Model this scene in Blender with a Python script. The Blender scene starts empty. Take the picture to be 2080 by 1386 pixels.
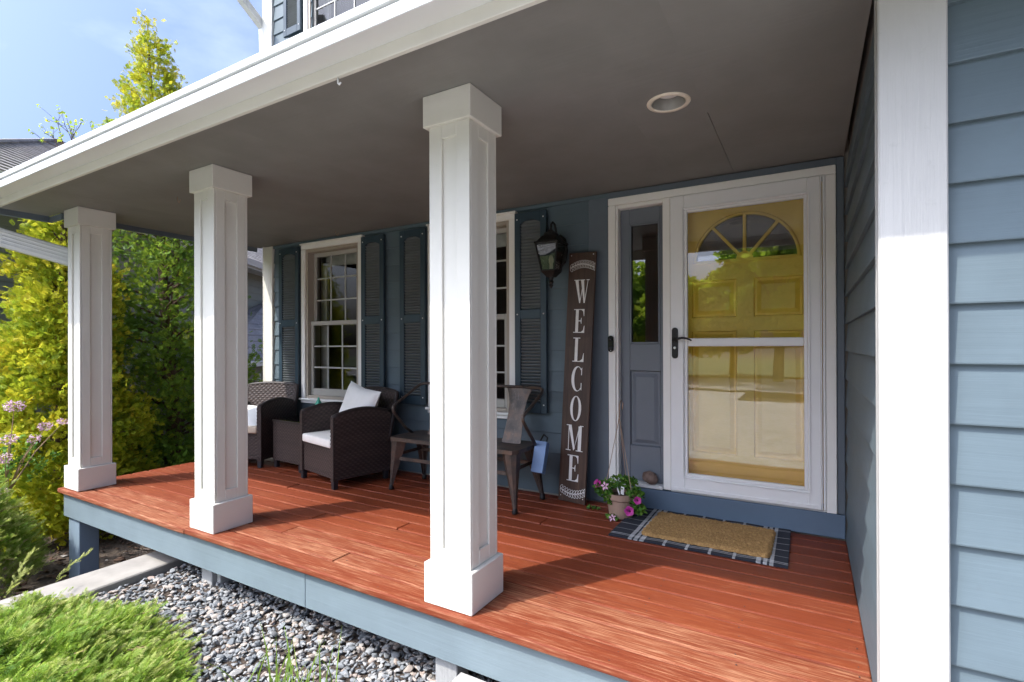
import bpy, bmesh, math, random
import numpy as np
from mathutils import Vector, Matrix
R = math.radians
rng = np.random.default_rng(7)
random.seed(7)
S = bpy.context.scene
COL = S.collection

# ------------------------------------------------------------------ camera
CAMZ = 1.2148
cd = bpy.data.cameras.new('camera'); cam = bpy.data.objects.new('camera', cd); COL.objects.link(cam)
r3 = Vector((0.86513996, 0.50152029, -0.00320162)); u3 = Vector((0.00369731, 0.0000058, 0.99999317)); f3 = Vector((-0.50151688, 0.86514588, 0.00184925))
cam.matrix_world = Matrix(((r3.x, u3.x, -f3.x, 0), (r3.y, u3.y, -f3.y, 0), (r3.z, u3.z, -f3.z, CAMZ), (0, 0, 0, 1)))
cd.sensor_width = 36; cd.lens = 1042.29 / 2080 * 36; cd.shift_y = 7.6 / 2080
cd.clip_start = .02; cd.clip_end = 900
S.camera = cam

# ------------------------------------------------------------------ sky and sun
TO_SUN = Vector((-0.66, -1.0, 1.473)).normalized()
W = bpy.data.worlds.new('World'); S.world = W; W.use_nodes = True
nt = W.node_tree; nt.nodes.clear()
out = nt.nodes.new('ShaderNodeOutputWorld'); bg = nt.nodes.new('ShaderNodeBackground')
sky = nt.nodes.new('ShaderNodeTexSky'); sky.sky_type = 'NISHITA'; sky.sun_disc = False
sky.sun_elevation = math.asin(TO_SUN.z); sky.sun_rotation = math.atan2(TO_SUN.x, TO_SUN.y)
sky.air_density = 0.75; sky.dust_density = 10.0; sky.ozone_density = 10.0; sky.altitude = 100
tc = nt.nodes.new('ShaderNodeTexCoord'); mp = nt.nodes.new('ShaderNodeMapping'); mp.inputs['Scale'].default_value = (1.6, 1.6, 3.4)
mp.inputs['Rotation'].default_value = (0.3, 0.2, 0.9)
nz = nt.nodes.new('ShaderNodeTexNoise'); nz.inputs['Scale'].default_value = 1.5; nz.inputs['Detail'].default_value = 7; nz.inputs['Roughness'].default_value = .55
cr = nt.nodes.new('ShaderNodeValToRGB'); cr.color_ramp.elements[0].position = .50; cr.color_ramp.elements[0].color = (0, 0, 0, 1)
cr.color_ramp.elements[1].position = .82; cr.color_ramp.elements[1].color = (.24, .24, .24, 1)
mx = nt.nodes.new('ShaderNodeMixRGB'); mx.inputs['Color2'].default_value = (6.2, 6.6, 7.0, 1)
L = nt.links.new
L(tc.outputs['Generated'], mp.inputs[0]); L(mp.outputs[0], nz.inputs[0]); L(nz.outputs['Fac'], cr.inputs[0]); L(cr.outputs[0], mx.inputs['Fac'])
L(sky.outputs[0], mx.inputs['Color1']); L(mx.outputs[0], bg.inputs['Color']); L(bg.outputs[0], out.inputs[0])
bg.inputs['Strength'].default_value = 0.15

sd = bpy.data.lights.new('sun', 'SUN'); sd.energy = 2.1; sd.angle = R(0.53); sd.color = (1.0, .95, .87)
sun = bpy.data.objects.new('sun', sd); COL.objects.link(sun)
sun.rotation_euler = (-TO_SUN).to_track_quat('-Z', 'Y').to_euler(); sun.location = (-8, -12, 18)

S.view_settings.view_transform = 'Standard'; S.view_settings.look = 'None'; S.view_settings.exposure = 1.5; S.view_settings.gamma = 1
S.view_settings.use_curve_mapping = False
S.render.engine = 'CYCLES'
S.cycles.use_denoising = True; S.cycles.max_bounces = 12; S.cycles.diffuse_bounces = 8; S.cycles.glossy_bounces = 4
S.cycles.transparent_max_bounces = 16; S.cycles.caustics_reflective = False; S.cycles.caustics_refractive = False
S.cycles.use_adaptive_sampling = True; S.cycles.adaptive_threshold = .012

# ------------------------------------------------------------------ materials
def node(nt, t, **k):
    n = nt.nodes.new(t)
    for a, v in k.items(): setattr(n, a, v)
    return n
def newmat(name):
    m = bpy.data.materials.new(name); m.use_nodes = True
    nt = m.node_tree; b = nt.nodes['Principled BSDF']
    return m, nt, b
def coords(nt, scale, loc=(0, 0, 0), rand=True, rot=(0, 0, 0)):
    tc = node(nt, 'ShaderNodeTexCoord'); mp = node(nt, 'ShaderNodeMapping')
    mp.inputs['Scale'].default_value = scale; mp.inputs['Rotation'].default_value = rot
    src = tc.outputs['Object']
    if rand:
        oi = node(nt, 'ShaderNodeObjectInfo'); ml = node(nt, 'ShaderNodeMath', operation='MULTIPLY'); ml.inputs[1].default_value = 37.0
        nt.links.new(oi.outputs['Random'], ml.inputs[0])
        ad = node(nt, 'ShaderNodeVectorMath', operation='ADD'); nt.links.new(src, ad.inputs[0]); nt.links.new(ml.outputs[0], ad.inputs[1]); src = ad.outputs[0]
    nt.links.new(src, mp.inputs['Vector'])
    return mp.outputs[0]
def noise(nt, vec, scale=1.0, detail=5, rough=.55):
    n = node(nt, 'ShaderNodeTexNoise'); n.inputs['Scale'].default_value = scale; n.inputs['Detail'].default_value = detail; n.inputs['Roughness'].default_value = rough
    if vec is not None: nt.links.new(vec, n.inputs['Vector'])
    return n.outputs['Fac']
def ramp(nt, fac, stops, interp='LINEAR'):
    r = node(nt, 'ShaderNodeValToRGB'); r.color_ramp.interpolation = interp
    e = r.color_ramp.elements
    while len(e) < len(stops): e.new(0.5)
    for k, (p, c) in enumerate(stops):
        e[k].position = p; e[k].color = tuple(c) + (1,) if len(c) == 3 else c
    nt.links.new(fac, r.inputs[0]); return r.outputs[0]
def mix(nt, fac, a, b, mode='MIX'):
    m = node(nt, 'ShaderNodeMixRGB', blend_type=mode)
    for s, v in (('Fac', fac), ('Color1', a), ('Color2', b)):
        if hasattr(v, 'is_output'): nt.links.new(v, m.inputs[s])
        elif s == 'Fac': m.inputs[s].default_value = v
        else: m.inputs[s].default_value = tuple(v) + (1,)
    return m.outputs[0]
def math_(nt, op, a, b=0.5):
    m = node(nt, 'ShaderNodeMath', operation=op)
    for i, v in enumerate((a, b)):
        if hasattr(v, 'is_output'): nt.links.new(v, m.inputs[i])
        else: m.inputs[i].default_value = v
    return m.outputs[0]
def bump(nt, b, h, strength=.3, dist=.004):
    n = node(nt, 'ShaderNodeBump'); n.inputs['Strength'].default_value = strength; n.inputs['Distance'].default_value = dist
    nt.links.new(h, n.inputs['Height']); nt.links.new(n.outputs[0], b.inputs['Normal'])
AX = {'x': (1.3, 46, 46), 'y': (46, 1.3, 46), 'z': (46, 46, 1.3), None: (14, 14, 14)}
def paint(name, col, grain='x', rough=.5, bstr=.35, var=.10, dist=.004, dirt=0.0, spec=.35):
    """weathered paint over sawn wood: grain relief, slow tone drift, knocks"""
    m, nt, b = newmat(name)
    v = coords(nt, AX[grain]); g = noise(nt, v, 1.0, 8, .62)
    v2 = coords(nt, (2.2, 2.2, 2.2)); lo = noise(nt, v2, 1.6, 4)
    c0 = tuple(max(0, c * (1 - var)) for c in col); c1 = tuple(min(1, c * (1 + var)) for c in col)
    c = ramp(nt, lo, [(.3, c0), (.7, c1)])
    c = mix(nt, math_(nt, 'MULTIPLY', g, .05), c, tuple(k * .55 for k in col))
    if dirt:
        d = noise(nt, coords(nt, (7, 7, 7)), 3.0, 9, .7)
        c = mix(nt, ramp(nt, d, [(.60, (0, 0, 0)), (.74, (dirt, dirt, dirt))]), c, (.09, .075, .06))
    nt.links.new(c, b.inputs['Base Color']); b.inputs['Roughness'].default_value = rough; b.inputs['Specular IOR Level'].default_value = spec
    bump(nt, b, g, bstr, dist); return m
def plain(name, col, rough=.5, metal=0, var=.08, scale=20, bstr=0.0, dist=.003, spec=.5):
    m, nt, b = newmat(name)
    n = noise(nt, coords(nt, (scale,) * 3), 1.0, 6)
    c = ramp(nt, n, [(.3, tuple(k * (1 - var) for k in col)), (.7, tuple(min(1, k * (1 + var)) for k in col))])
    nt.links.new(c, b.inputs['Base Color']); b.inputs['Roughness'].default_value = rough; b.inputs['Metallic'].default_value = metal
    b.inputs['Specular IOR Level'].default_value = spec
    if bstr: bump(nt, b, n, bstr, dist)
    return m
def deckmat():
    m, nt, b = newmat('stained_deck_wood')
    g = noise(nt, coords(nt, (2.0, 52, 52)), 1.0, 9, .62)
    s = noise(nt, coords(nt, (3.8, 120, 120)), 1.4, 8, .72)
    p = noise(nt, coords(nt, (2.3, 9, 9)), 1.0, 7, .66)
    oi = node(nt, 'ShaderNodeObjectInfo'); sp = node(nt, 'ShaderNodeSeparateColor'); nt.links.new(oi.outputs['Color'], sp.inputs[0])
    streak = sp.outputs['Red']; tone = sp.outputs['Green']
    c = ramp(nt, g, [(.28, (.130, .0265, .0110)), (.48, (.198, .0435, .0158)), (.72, (.250, .0630, .0212))])
    c = mix(nt, tone, c, mix(nt, .75, c, (.165, .034, .0130)))
    k = math_(nt, 'ADD', math_(nt, 'MULTIPLY', s, .88), math_(nt, 'MULTIPLY', p, .33))
    k = math_(nt, 'ADD', k, math_(nt, 'MULTIPLY', streak, .30))
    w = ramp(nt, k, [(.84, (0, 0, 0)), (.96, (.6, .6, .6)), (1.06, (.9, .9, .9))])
    w = math_(nt, 'MULTIPLY', w, ramp(nt, streak, [(0, (0.0,) * 3), (.5, (.75,) * 3), (1, (1, 1, 1))]))
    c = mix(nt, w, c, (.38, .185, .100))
    c = mix(nt, ramp(nt, s, [(.38, (.45,) * 3), (.62, (0, 0, 0))]), c, (.11, .022, .010))
    dk = ramp(nt, s, [(.24, (.35,) * 3), (.36, (0, 0, 0))])
    c = mix(nt, dk, c, (.09, .03, .018))
    nt.links.new(c, b.inputs['Base Color'])
    rg = math_(nt, 'ADD', math_(nt, 'MULTIPLY', streak, .20), .44); nt.links.new(rg, b.inputs['Roughness'])
    b.inputs['Specular IOR Level'].default_value = .22
    bump(nt, b, math_(nt, 'ADD', g, math_(nt, 'MULTIPLY', s, .6)), .5, .0035); return m
def glassmat(name, boost=1.9, wav=0.0, tint=(.94, .96, .95)):
    m = bpy.data.materials.new(name); m.use_nodes = True; nt = m.node_tree; nt.nodes.clear()
    o = node(nt, 'ShaderNodeOutputMaterial'); mxs = node(nt, 'ShaderNodeMixShader'); t = node(nt, 'ShaderNodeBsdfTransparent'); g = node(nt, 'ShaderNodeBsdfGlossy')
    t.inputs[0].default_value = tint + (1,); g.inputs['Roughness'].default_value = 0.0
    f = node(nt, 'ShaderNodeFresnel'); f.inputs['IOR'].default_value = 1.52
    k = math_(nt, 'MINIMUM', math_(nt, 'MULTIPLY', f.outputs[0], boost), .95)
    if wav:
        n = noise(nt, coords(nt, (1.4, 1.4, 2.6), rand=False), 1.0, 2); bm = node(nt, 'ShaderNodeBump'); bm.inputs['Strength'].default_value = wav; bm.inputs['Distance'].default_value = .02
        nt.links.new(n, bm.inputs['Height']); nt.links.new(bm.outputs[0], g.inputs['Normal'])
    nt.links.new(k, mxs.inputs[0]); nt.links.new(t.outputs[0], mxs.inputs[1]); nt.links.new(g.outputs[0], mxs.inputs[2]); nt.links.new(mxs.outputs[0], o.inputs[0])
    return m
def leafmat(name, stops, trans=.35, rough=.55):
    m = bpy.data.materials.new(name); m.use_nodes = True; nt = m.node_tree; nt.nodes.clear()
    o = node(nt, 'ShaderNodeOutputMaterial'); a = node(nt, 'ShaderNodeAttribute', attribute_name='tint')
    c = ramp(nt, a.outputs['Fac'], stops)
    b = node(nt, 'ShaderNodeBsdfPrincipled'); nt.links.new(c, b.inputs['Base Color']); b.inputs['Roughness'].default_value = rough; b.inputs['Specular IOR Level'].default_value = .25
    tr = node(nt, 'ShaderNodeBsdfTranslucent'); nt.links.new(mix(nt, .25, c, (.5, .55, .06)), tr.inputs[0])
    ms = node(nt, 'ShaderNodeMixShader'); ms.inputs[0].default_value = trans
    nt.links.new(b.outputs[0], ms.inputs[1]); nt.links.new(tr.outputs[0], ms.inputs[2]); nt.links.new(ms.outputs[0], o.inputs[0]); return m
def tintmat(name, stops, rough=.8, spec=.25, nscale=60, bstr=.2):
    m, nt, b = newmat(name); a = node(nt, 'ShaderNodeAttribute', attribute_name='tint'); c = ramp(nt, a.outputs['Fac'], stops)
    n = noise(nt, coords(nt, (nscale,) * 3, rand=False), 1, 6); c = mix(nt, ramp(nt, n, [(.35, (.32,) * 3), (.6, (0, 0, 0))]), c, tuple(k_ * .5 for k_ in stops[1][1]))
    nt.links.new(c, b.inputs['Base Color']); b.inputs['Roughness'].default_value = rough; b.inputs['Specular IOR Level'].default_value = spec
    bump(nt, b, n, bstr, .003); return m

WHITE = (.66, .64, .575)
SIDE = (.102, .138, .158)
M = dict(
 white_x=paint('white_paint_long', WHITE, 'x', .45, .22, .03, .003), white_z=paint('white_paint_upright', WHITE, 'z', .45, .30, .03, .003, dirt=.08),
 white_y=paint('white_paint_deep', WHITE, 'y', .45, .22, .03, .003),
 post=paint('white_rough_paint', (.45, .443, .425), 'z', .5, .75, .04, .006, dirt=.20),
 casing=paint('white_casing_paint', (.86, .845, .80), 'z', .45, .22, .02, .002), trim=plain('white_door_enamel', (.84, .84, .83), .35, 0, .02, 6), alum=plain('white_aluminium', (.70, .71, .70), .3, 0, .02, 3),
 siding=paint('blue_grey_siding', SIDE, 'x', .55, .30, .09, .005, dirt=.12), siding_y=paint('blue_grey_siding_side', SIDE, 'y', .55, .55, .09, .005, dirt=.14),
 slate=paint('slate_blue_board', (.12, .17, .235), 'x', .5, .30, .07, .004), slate_z=paint('slate_blue_upright', (.115, .14, .165), 'z', .5, .30, .07, .004),
 slate_s=plain('slate_door_enamel', (.15, .168, .195), .42, 0, .04, 5), rim=paint('pale_blue_rim', (.155, .198, .216), 'x', .55, .5, .08, .004, dirt=.18), rim_z=paint('blue_post_paint', (.20, .26, .31), 'z', .55, .5, .08, .004, dirt=.15),
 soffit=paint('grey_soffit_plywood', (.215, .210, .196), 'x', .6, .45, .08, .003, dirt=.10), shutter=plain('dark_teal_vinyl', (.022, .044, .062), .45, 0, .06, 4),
 louvre=plain('faded_louvre', (.135, .15, .155), .5, 0, .12, 5), tan=plain('tan_cladding', (.38, .33, .27), .45, 0, .04, 4), greyw=paint('weathered_grey_wood', (.36, .36, .35), 'z', .8, .9, .18, .006),
 deck=deckmat(), glass=glassmat('window_glass', .9), storm=glassmat('storm_glass', 4.0, .04, (1, 1, 1)), fanglass=glassmat('fan_glass', 5.0),
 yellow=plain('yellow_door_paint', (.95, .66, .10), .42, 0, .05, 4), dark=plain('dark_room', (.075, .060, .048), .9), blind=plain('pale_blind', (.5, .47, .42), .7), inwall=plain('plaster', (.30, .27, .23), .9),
 black=plain('black_iron', (.018, .017, .016), .5, .4, .2, 30, .3), shiny=plain('gloss_black', (.012, .012, .014), .12), screw=plain('white_screw', (.75, .75, .74), .4), chrome=plain('steel', (.6, .6, .58), .3, 1.0),
 wicker=None, wfoot=plain('dark_plastic_foot', (.02, .022, .026), .4), cushion=plain('cream_cushion_cloth', (.84, .81, .75), .9, 0, .04, 9, .25, .002), pillow=plain('pale_pillow_cloth', (.86, .85, .82), .9, 0, .05, 7, .35, .004),
 sand=plain('tan_cushion_cloth', (.62, .52, .40), .9, 0, .05, 9, .25, .002), teal=plain('teal_glaze', (.07, .42, .28), .4), tglass=glassmat('table_glass', 2.2, 0, (.55, .62, .6)), blue=plain('blue_plastic', (.13, .23, .42), .45, 0, .04),
 terra=plain('pinkish_clay_plastic', (.35, .235, .175), .6, 0, .08, 12), tagm=plain('white_tag', (.8, .8, .78), .5), wire=plain('thin_wire', (.42, .30, .22), .5, .3), coneb=None,
 concrete=plain('concrete', (.34, .325, .295), .85, 0, .14, 9, .5, .004), paver=plain('grey_paver', (.27, .25, .22), .85, 0, .16, 7, .6, .004), bark=plain('brown_bark', (.11, .066, .042), .9, 0, .35, 26, .9, .02), twig=plain('tan_twig', (.30, .20, .11), .8, 0, .2, 30),
 shingle=None, asphalt=plain('street_asphalt', (.36, .35, .33), .9, 0, .12, 3), lightbulb=plain('frosted_lens', (.82, .80, .76), .35), reflector=plain('dull_reflector', (.34, .33, .30), .32, .35), oldwhite=plain('ivory_enamel', (.70, .62, .50), .4),
 neigh=paint('olive_siding', (.26, .26, .205), 'x', .6, .3, .06, .004), neigh2=plain('neighbour_trim', (.55, .55, .5), .5), walnut=None)
def signmat():
    m, nt, b = newmat('dark_walnut_board'); g = noise(nt, coords(nt, (30, 30, 2.0), rand=False), 1, 8, .65); lo = noise(nt, coords(nt, (3, 3, 5), rand=False), 1.3, 3)
    c = ramp(nt, g, [(.3, (.028, .013, .008)), (.55, (.058, .030, .019)), (.75, (.098, .054, .034))])
    c = mix(nt, ramp(nt, lo, [(.55, (0, 0, 0)), (.75, (.7,) * 3)]), c, (.03, .012, .007))
    nt.links.new(c, b.inputs['Base Color']); b.inputs['Roughness'].default_value = .55; bump(nt, b, g, .3, .002); return m
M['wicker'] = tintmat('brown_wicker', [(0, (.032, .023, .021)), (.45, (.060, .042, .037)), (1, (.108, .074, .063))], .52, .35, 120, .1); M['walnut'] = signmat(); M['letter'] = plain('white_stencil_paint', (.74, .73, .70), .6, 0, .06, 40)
def shinglemat(name, c0, c1):
    m, nt, b = newmat(name); a = node(nt, 'ShaderNodeObjectInfo'); n = noise(nt, coords(nt, (38, 38, 38)), 1, 8, .7); v = coords(nt, (3.2, 7.5, 7.5), rand=False)
    w = node(nt, 'ShaderNodeTexWhiteNoise'); sn = node(nt, 'ShaderNodeVectorMath', operation='FLOOR'); nt.links.new(v, sn.inputs[0]); nt.links.new(sn.outputs[0], w.inputs[0])
    c = ramp(nt, w.outputs['Value'], [(0, c0), (1, c1)]); c = mix(nt, ramp(nt, n, [(.35, (.5,) * 3), (.6, (0, 0, 0))]), c, tuple(k * .4 for k in c0))
    nt.links.new(c, b.inputs['Base Color']); b.inputs['Roughness'].default_value = .95; bump(nt, b, n, .6, .01); return m
M['shingle'] = shinglemat('grey_shingle', (.26, .235, .215), (.42, .385, .35)); M['shingle2'] = shinglemat('blue_grey_shingle', (.22, .22, .24), (.36, .35, .35))
def metalmat():
    m, nt, b = newmat('aged_gunmetal'); n = noise(nt, coords(nt, (9, 9, 9)), 1, 8, .68); f = noise(nt, coords(nt, (70, 70, 14)), 1, 4)
    c = ramp(nt, n, [(.34, (.055, .048, .045)), (.5, (.095, .076, .065)), (.66, (.155, .10, .072))]); c = mix(nt, ramp(nt, f, [(.58, (0, 0, 0)), (.72, (.4,) * 3)]), c, (.20, .18, .165))
    nt.links.new(c, b.inputs['Base Color']); b.inputs['Metallic'].default_value = .55; b.inputs['Roughness'].default_value = .48; bump(nt, b, n, .15, .002); return m
M['gun'] = metalmat()
def conemat():
    m, nt, b = newmat('speckled_brown_stone'); n = noise(nt, coords(nt, (60, 60, 60), rand=False), 1, 3); tc = node(nt, 'ShaderNodeTexCoord'); sp = node(nt, 'ShaderNodeSeparateXYZ'); nt.links.new(tc.outputs['Object'], sp.inputs[0])
    top = ramp(nt, math_(nt, 'ADD', math_(nt, 'MULTIPLY', sp.outputs['Z'], 12.0), -.28), [(.25, (0, 0, 0)), (.5, (1, 1, 1))])
    c = ramp(nt, noise(nt, coords(nt, (16, 16, 16), rand=False), 1, 4), [(.35, (.10, .06, .045)), (.65, (.22, .15, .12))])
    c = mix(nt, math_(nt, 'MULTIPLY', top, ramp(nt, n, [(.5, (.15,) * 3), (.62, (1, 1, 1))])), c, (.62, .60, .58)); nt.links.new(c, b.inputs['Base Color']); b.inputs['Roughness'].default_value = .8; bump(nt, b, n, .5, .004); return m
M['coneb'] = conemat()
def coirmat():
    m, nt, b = newmat('braided_coir'); n = noise(nt, coords(nt, (90, 90, 90), rand=False), 1, 6, .7); lo = noise(nt, coords(nt, (14, 14, 14), rand=False), 1, 3)
    c = ramp(nt, n, [(.3, (.20, .11, .035)), (.55, (.40, .235, .085)), (.75, (.56, .36, .15))]); c = mix(nt, ramp(nt, lo, [(.4, (0, 0, 0)), (.7, (.4,) * 3)]), c, (.24, .14, .05)); nt.links.new(c, b.inputs['Base Color']); b.inputs['Roughness'].default_value = .95; bump(nt, b, n, .9, .006); return m
M['coir'] = coirmat()
def plaidmat():
    m, nt, b = newmat('navy_plaid_weave'); tc = node(nt, 'ShaderNodeTexCoord'); sp = node(nt, 'ShaderNodeSeparateXYZ'); nt.links.new(tc.outputs['Object'], sp.inputs[0])
    def stripes(src, lst, span):
        st = [(0.0, (0, 0, 0))]
        for c, w in lst: st += [((c - w / 2) / span, (1, 1, 1)), ((c + w / 2) / span, (0, 0, 0))]
        return ramp(nt, math_(nt, 'DIVIDE', src, span), st, 'CONSTANT')
    sx = stripes(sp.outputs['X'], [(.135, .024), (.172, .024), (.209, .024), (.345, .016), (.475, .016), (.605, .016), (.735, .016), (.862, .02), (.895, .02), (.928, .02)], 1.01)
    sy = stripes(sp.outputs['Y'], [(.035, .008), (.055, .008), (.15, .007), (.255, .007), (.36, .007), (.465, .007), (.59, .008), (.61, .008)], .655)
    f = math_(nt, 'MULTIPLY', math_(nt, 'ADD', math_(nt, 'MULTIPLY', sx, .62), math_(nt, 'MULTIPLY', sy, .5)), math_(nt, 'ADD', noise(nt, coords(nt, (260, 260, 1), rand=False), 1, 2), .35))
    c = mix(nt, f, (.016, .019, .030), (.62, .63, .64)); nt.links.new(c, b.inputs['Base Color']); b.inputs['Roughness'].default_value = .95
    bump(nt, b, noise(nt, coords(nt, (240, 240, 60), rand=False), 1, 2), .5, .003); return m
M['plaid'] = plaidmat()
def groundmat(name, a, b_, c_, s=3.0):
    m, nt, b = newmat(name); n = noise(nt, coords(nt, (s,) * 3, rand=False), 1, 10, .7); f = noise(nt, coords(nt, (s * 14,) * 3, rand=False), 1, 6, .7)
    c = ramp(nt, n, [(.35, a), (.5, b_), (.68, c_)]); c = mix(nt, ramp(nt, f, [(.4, (.6,) * 3), (.6, (0, 0, 0))]), c, tuple(k * .35 for k in a)); nt.links.new(c, b.inputs['Base Color']); b.inputs['Roughness'].default_value = .95; bump(nt, b, f, .8, .02); return m
M['soil'] = groundmat('dark_soil', (.05, .035, .024), (.085, .06, .042), (.13, .10, .075)); M['lawn'] = groundmat('lawn_turf', (.05, .085, .02), (.09, .14, .03), (.15, .17, .06), 1.2)
M['drive'] = groundmat('pale_driveway', (.47, .45, .41), (.54, .52, .48), (.58, .56, .52), .8)
M['stones'] = tintmat('crushed_stone', [(0, (.15, .162, .168)), (.35, (.235, .243, .246)), (.6, (.32, .313, .297)), (.8, (.38, .338, .29)), (1, (.34, .26, .21))])
M['chips'] = tintmat('bark_chips', [(0, (.05, .03, .02)), (.5, (.12, .07, .045)), (.8, (.2, .13, .09)), (1, (.3, .28, .26))])
M['gold'] = leafmat('golden_cedar', [(0, (.08, .17, .016)), (.3, (.24, .35, .022)), (.55, (.45, .50, .03)), (1, (.74, .60, .045))], .45)
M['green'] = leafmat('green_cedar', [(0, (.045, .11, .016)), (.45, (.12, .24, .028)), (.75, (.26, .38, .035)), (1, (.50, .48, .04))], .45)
M['juni'] = leafmat('juniper_green', [(0, (.05, .13, .016)), (.4, (.15, .29, .03)), (.7, (.30, .43, .075)), (1, (.50, .52, .18))], .50)
M['bl'] = leafmat('blossom_petal', [(0, (.42, .20, .36)), (.6, (.62, .40, .52)), (1, (.75, .62, .68))], .3); M['grass'] = leafmat('grass_blade', [(0, (.07, .16, .02)), (1, (.26, .38, .06))], .35)
M['petl'] = leafmat('petunia_leaf', [(0, (.03, .10, .016)), (.6, (.09, .23, .03)), (1, (.2, .34, .05))], .3); M['petunia'] = plain('magenta_petal', (.42, .03, .24), .6, 0, .15, 30); M['petunia2'] = plain('striped_petal', (.72, .45, .55), .6, 0, .2, 30); M['petd'] = plain('deep_purple_throat', (.08, .006, .05), .6)
M['decid'] = leafmat('maple_leaf', [(0, (.16, .30, .03)), (.5, (.38, .52, .04)), (1, (.66, .66, .06))], .62)
# ------------------------------------------------------------------ mesh helpers
class G:
    def __init__(s): s.v = []; s.f = []
    def add(s, vs, fs):
        n = len(s.v); s.v += [tuple(p) for p in vs]; s.f += [tuple(i + n for i in f) for f in fs]; return s
    def box(s, x0, x1, y0, y1, z0, z1):
        return s.add([(x0, y0, z0), (x1, y0, z0), (x1, y1, z0), (x0, y1, z0), (x0, y0, z1), (x1, y0, z1), (x1, y1, z1), (x0, y1, z1)],
                     [(0, 3, 2, 1), (4, 5, 6, 7), (0, 1, 5, 4), (1, 2, 6, 5), (2, 3, 7, 6), (3, 0, 4, 7)])
    def obox(s, c, size, rot=None):
        h = Vector(size) / 2; rot = rot or Matrix.Identity(3); c = Vector(c)
        vs = [c + rot @ Vector((h.x * i, h.y * j, h.z * k)) for k in (-1, 1) for i, j in ((-1, -1), (1, -1), (1, 1), (-1, 1))]
        return s.add(vs, [(0, 3, 2, 1), (4, 5, 6, 7), (0, 1, 5, 4), (1, 2, 6, 5), (2, 3, 7, 6), (3, 0, 4, 7)])
    def beam(s, a, b, w, h, up=(0, 0, 1)):
        a = Vector(a); b = Vector(b); d = (b - a); L_ = d.length; d.normalize(); sd_ = d.cross(Vector(up)).normalized(); u = sd_.cross(d)
        rot = Matrix((d, sd_, u)).transposed(); return s.obox((a + b) / 2, (L_, w, h), rot)
    def prism(s, poly, axis, a0, a1):
        def P(p, a): return (a, p[0], p[1]) if axis == 'x' else ((p[0], a, p[1]) if axis == 'y' else (p[0], p[1], a))
        n = len(poly); vs = [P(p, a0) for p in poly] + [P(p, a1) for p in poly]
        return s.add(vs, [tuple(range(n - 1, -1, -1)), tuple(range(n, 2 * n))] + [(i, (i + 1) % n, n + (i + 1) % n, n + i) for i in range(n)])
    def tube(s, pts, r, n=8, caps=True):
        pts = [Vector(p) for p in pts]; rs = r if isinstance(r, (list, tuple)) else [r] * len(pts); vs = []; up = None
        for i, p in enumerate(pts):
            d = (pts[min(i + 1, len(pts) - 1)] - pts[max(i - 1, 0)]).normalized()
            if up is None: up = Vector((0, 0, 1)) if abs(d.z) < .9 else Vector((1, 0, 0))
            a = d.cross(up).normalized(); up = a.cross(d).normalized()
            vs += [p + rs[i] * (math.cos(2 * math.pi * k / n) * a + math.sin(2 * math.pi * k / n) * up) for k in range(n)]
        fs = [(i * n + k, i * n + (k + 1) % n, (i + 1) * n + (k + 1) % n, (i + 1) * n + k) for i in range(len(pts) - 1) for k in range(n)]
        if caps: fs += [tuple(range(n - 1, -1, -1)), tuple(range((len(pts) - 1) * n, len(pts) * n))]
        return s.add(vs, fs)
    def lathe(s, prof, c=(0, 0, 0), n=24, axis='z'):
        vs = []
        for r_, z in prof:
            for k in range(n):
                a = 2 * math.pi * k / n
                vs.append((c[0] + r_ * math.cos(a), c[1] + r_ * math.sin(a), c[2] + z) if axis == 'z' else (c[0] + r_ * math.cos(a), c[1] + z, c[2] + r_ * math.sin(a)))
        fs = [(i * n + k, i * n + (k + 1) % n, (i + 1) * n + (k + 1) % n, (i + 1) * n + k) for i in range(len(prof) - 1) for k in range(n)]
        return s.add(vs, fs)
    def ell(s, c, r, nu=12, nv=8):
        vs = []; fs = []
        for i in range(nv + 1):
            t = math.pi * i / nv
            for k in range(nu):
                a = 2 * math.pi * k / nu; vs.append((c[0] + r[0] * math.sin(t) * math.cos(a), c[1] + r[1] * math.sin(t) * math.sin(a), c[2] + r[2] * math.cos(t)))
        for i in range(nv):
            for k in range(nu): fs.append((i * nu + k, (i + 1) * nu + k, (i + 1) * nu + (k + 1) % nu, i * nu + (k + 1) % nu))
        return s.add(vs, fs)
    def grid(s, fn, nu, nv):
        vs = [fn(i / nu, j / nv) for j in range(nv + 1) for i in range(nu + 1)]
        return s.add(vs, [(j * (nu + 1) + i, j * (nu + 1) + i + 1, (j + 1) * (nu + 1) + i + 1, (j + 1) * (nu + 1) + i) for j in range(nv) for i in range(nu)])
def mesh_of(name, g, m, off=(0, 0, 0), bevel=0, smooth=False, recalc=True, seg=1):
    me = bpy.data.meshes.new(name); o = Vector(off)
    me.from_pydata([tuple(Vector(p) - o) for p in g.v], [], g.f)
    bm = bmesh.new(); bm.from_mesh(me)
    if recalc: bmesh.ops.recalc_face_normals(bm, faces=bm.faces)
    if bevel:
        es = [e for e in bm.edges if len(e.link_faces) == 2 and e.calc_face_angle(0) > R(30)]
        bmesh.ops.bevel(bm, geom=es, offset=bevel, segments=seg, affect='EDGES', profile=.5, clamp_overlap=True)
    bm.to_mesh(me); bm.free()
    if smooth: me.shade_smooth()
    if m: me.materials.append(m)
    return me
def org(p):
    v = Vector((0, 0, 0))
    while p is not None: v += p.location; p = p.parent
    return v
def link(name, me, parent=None, loc=(0, 0, 0), rot=(0, 0, 0)):
    o = bpy.data.objects.new(name, me); COL.objects.link(o); o.parent = parent; o.location = loc; o.rotation_euler = rot; return o
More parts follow.
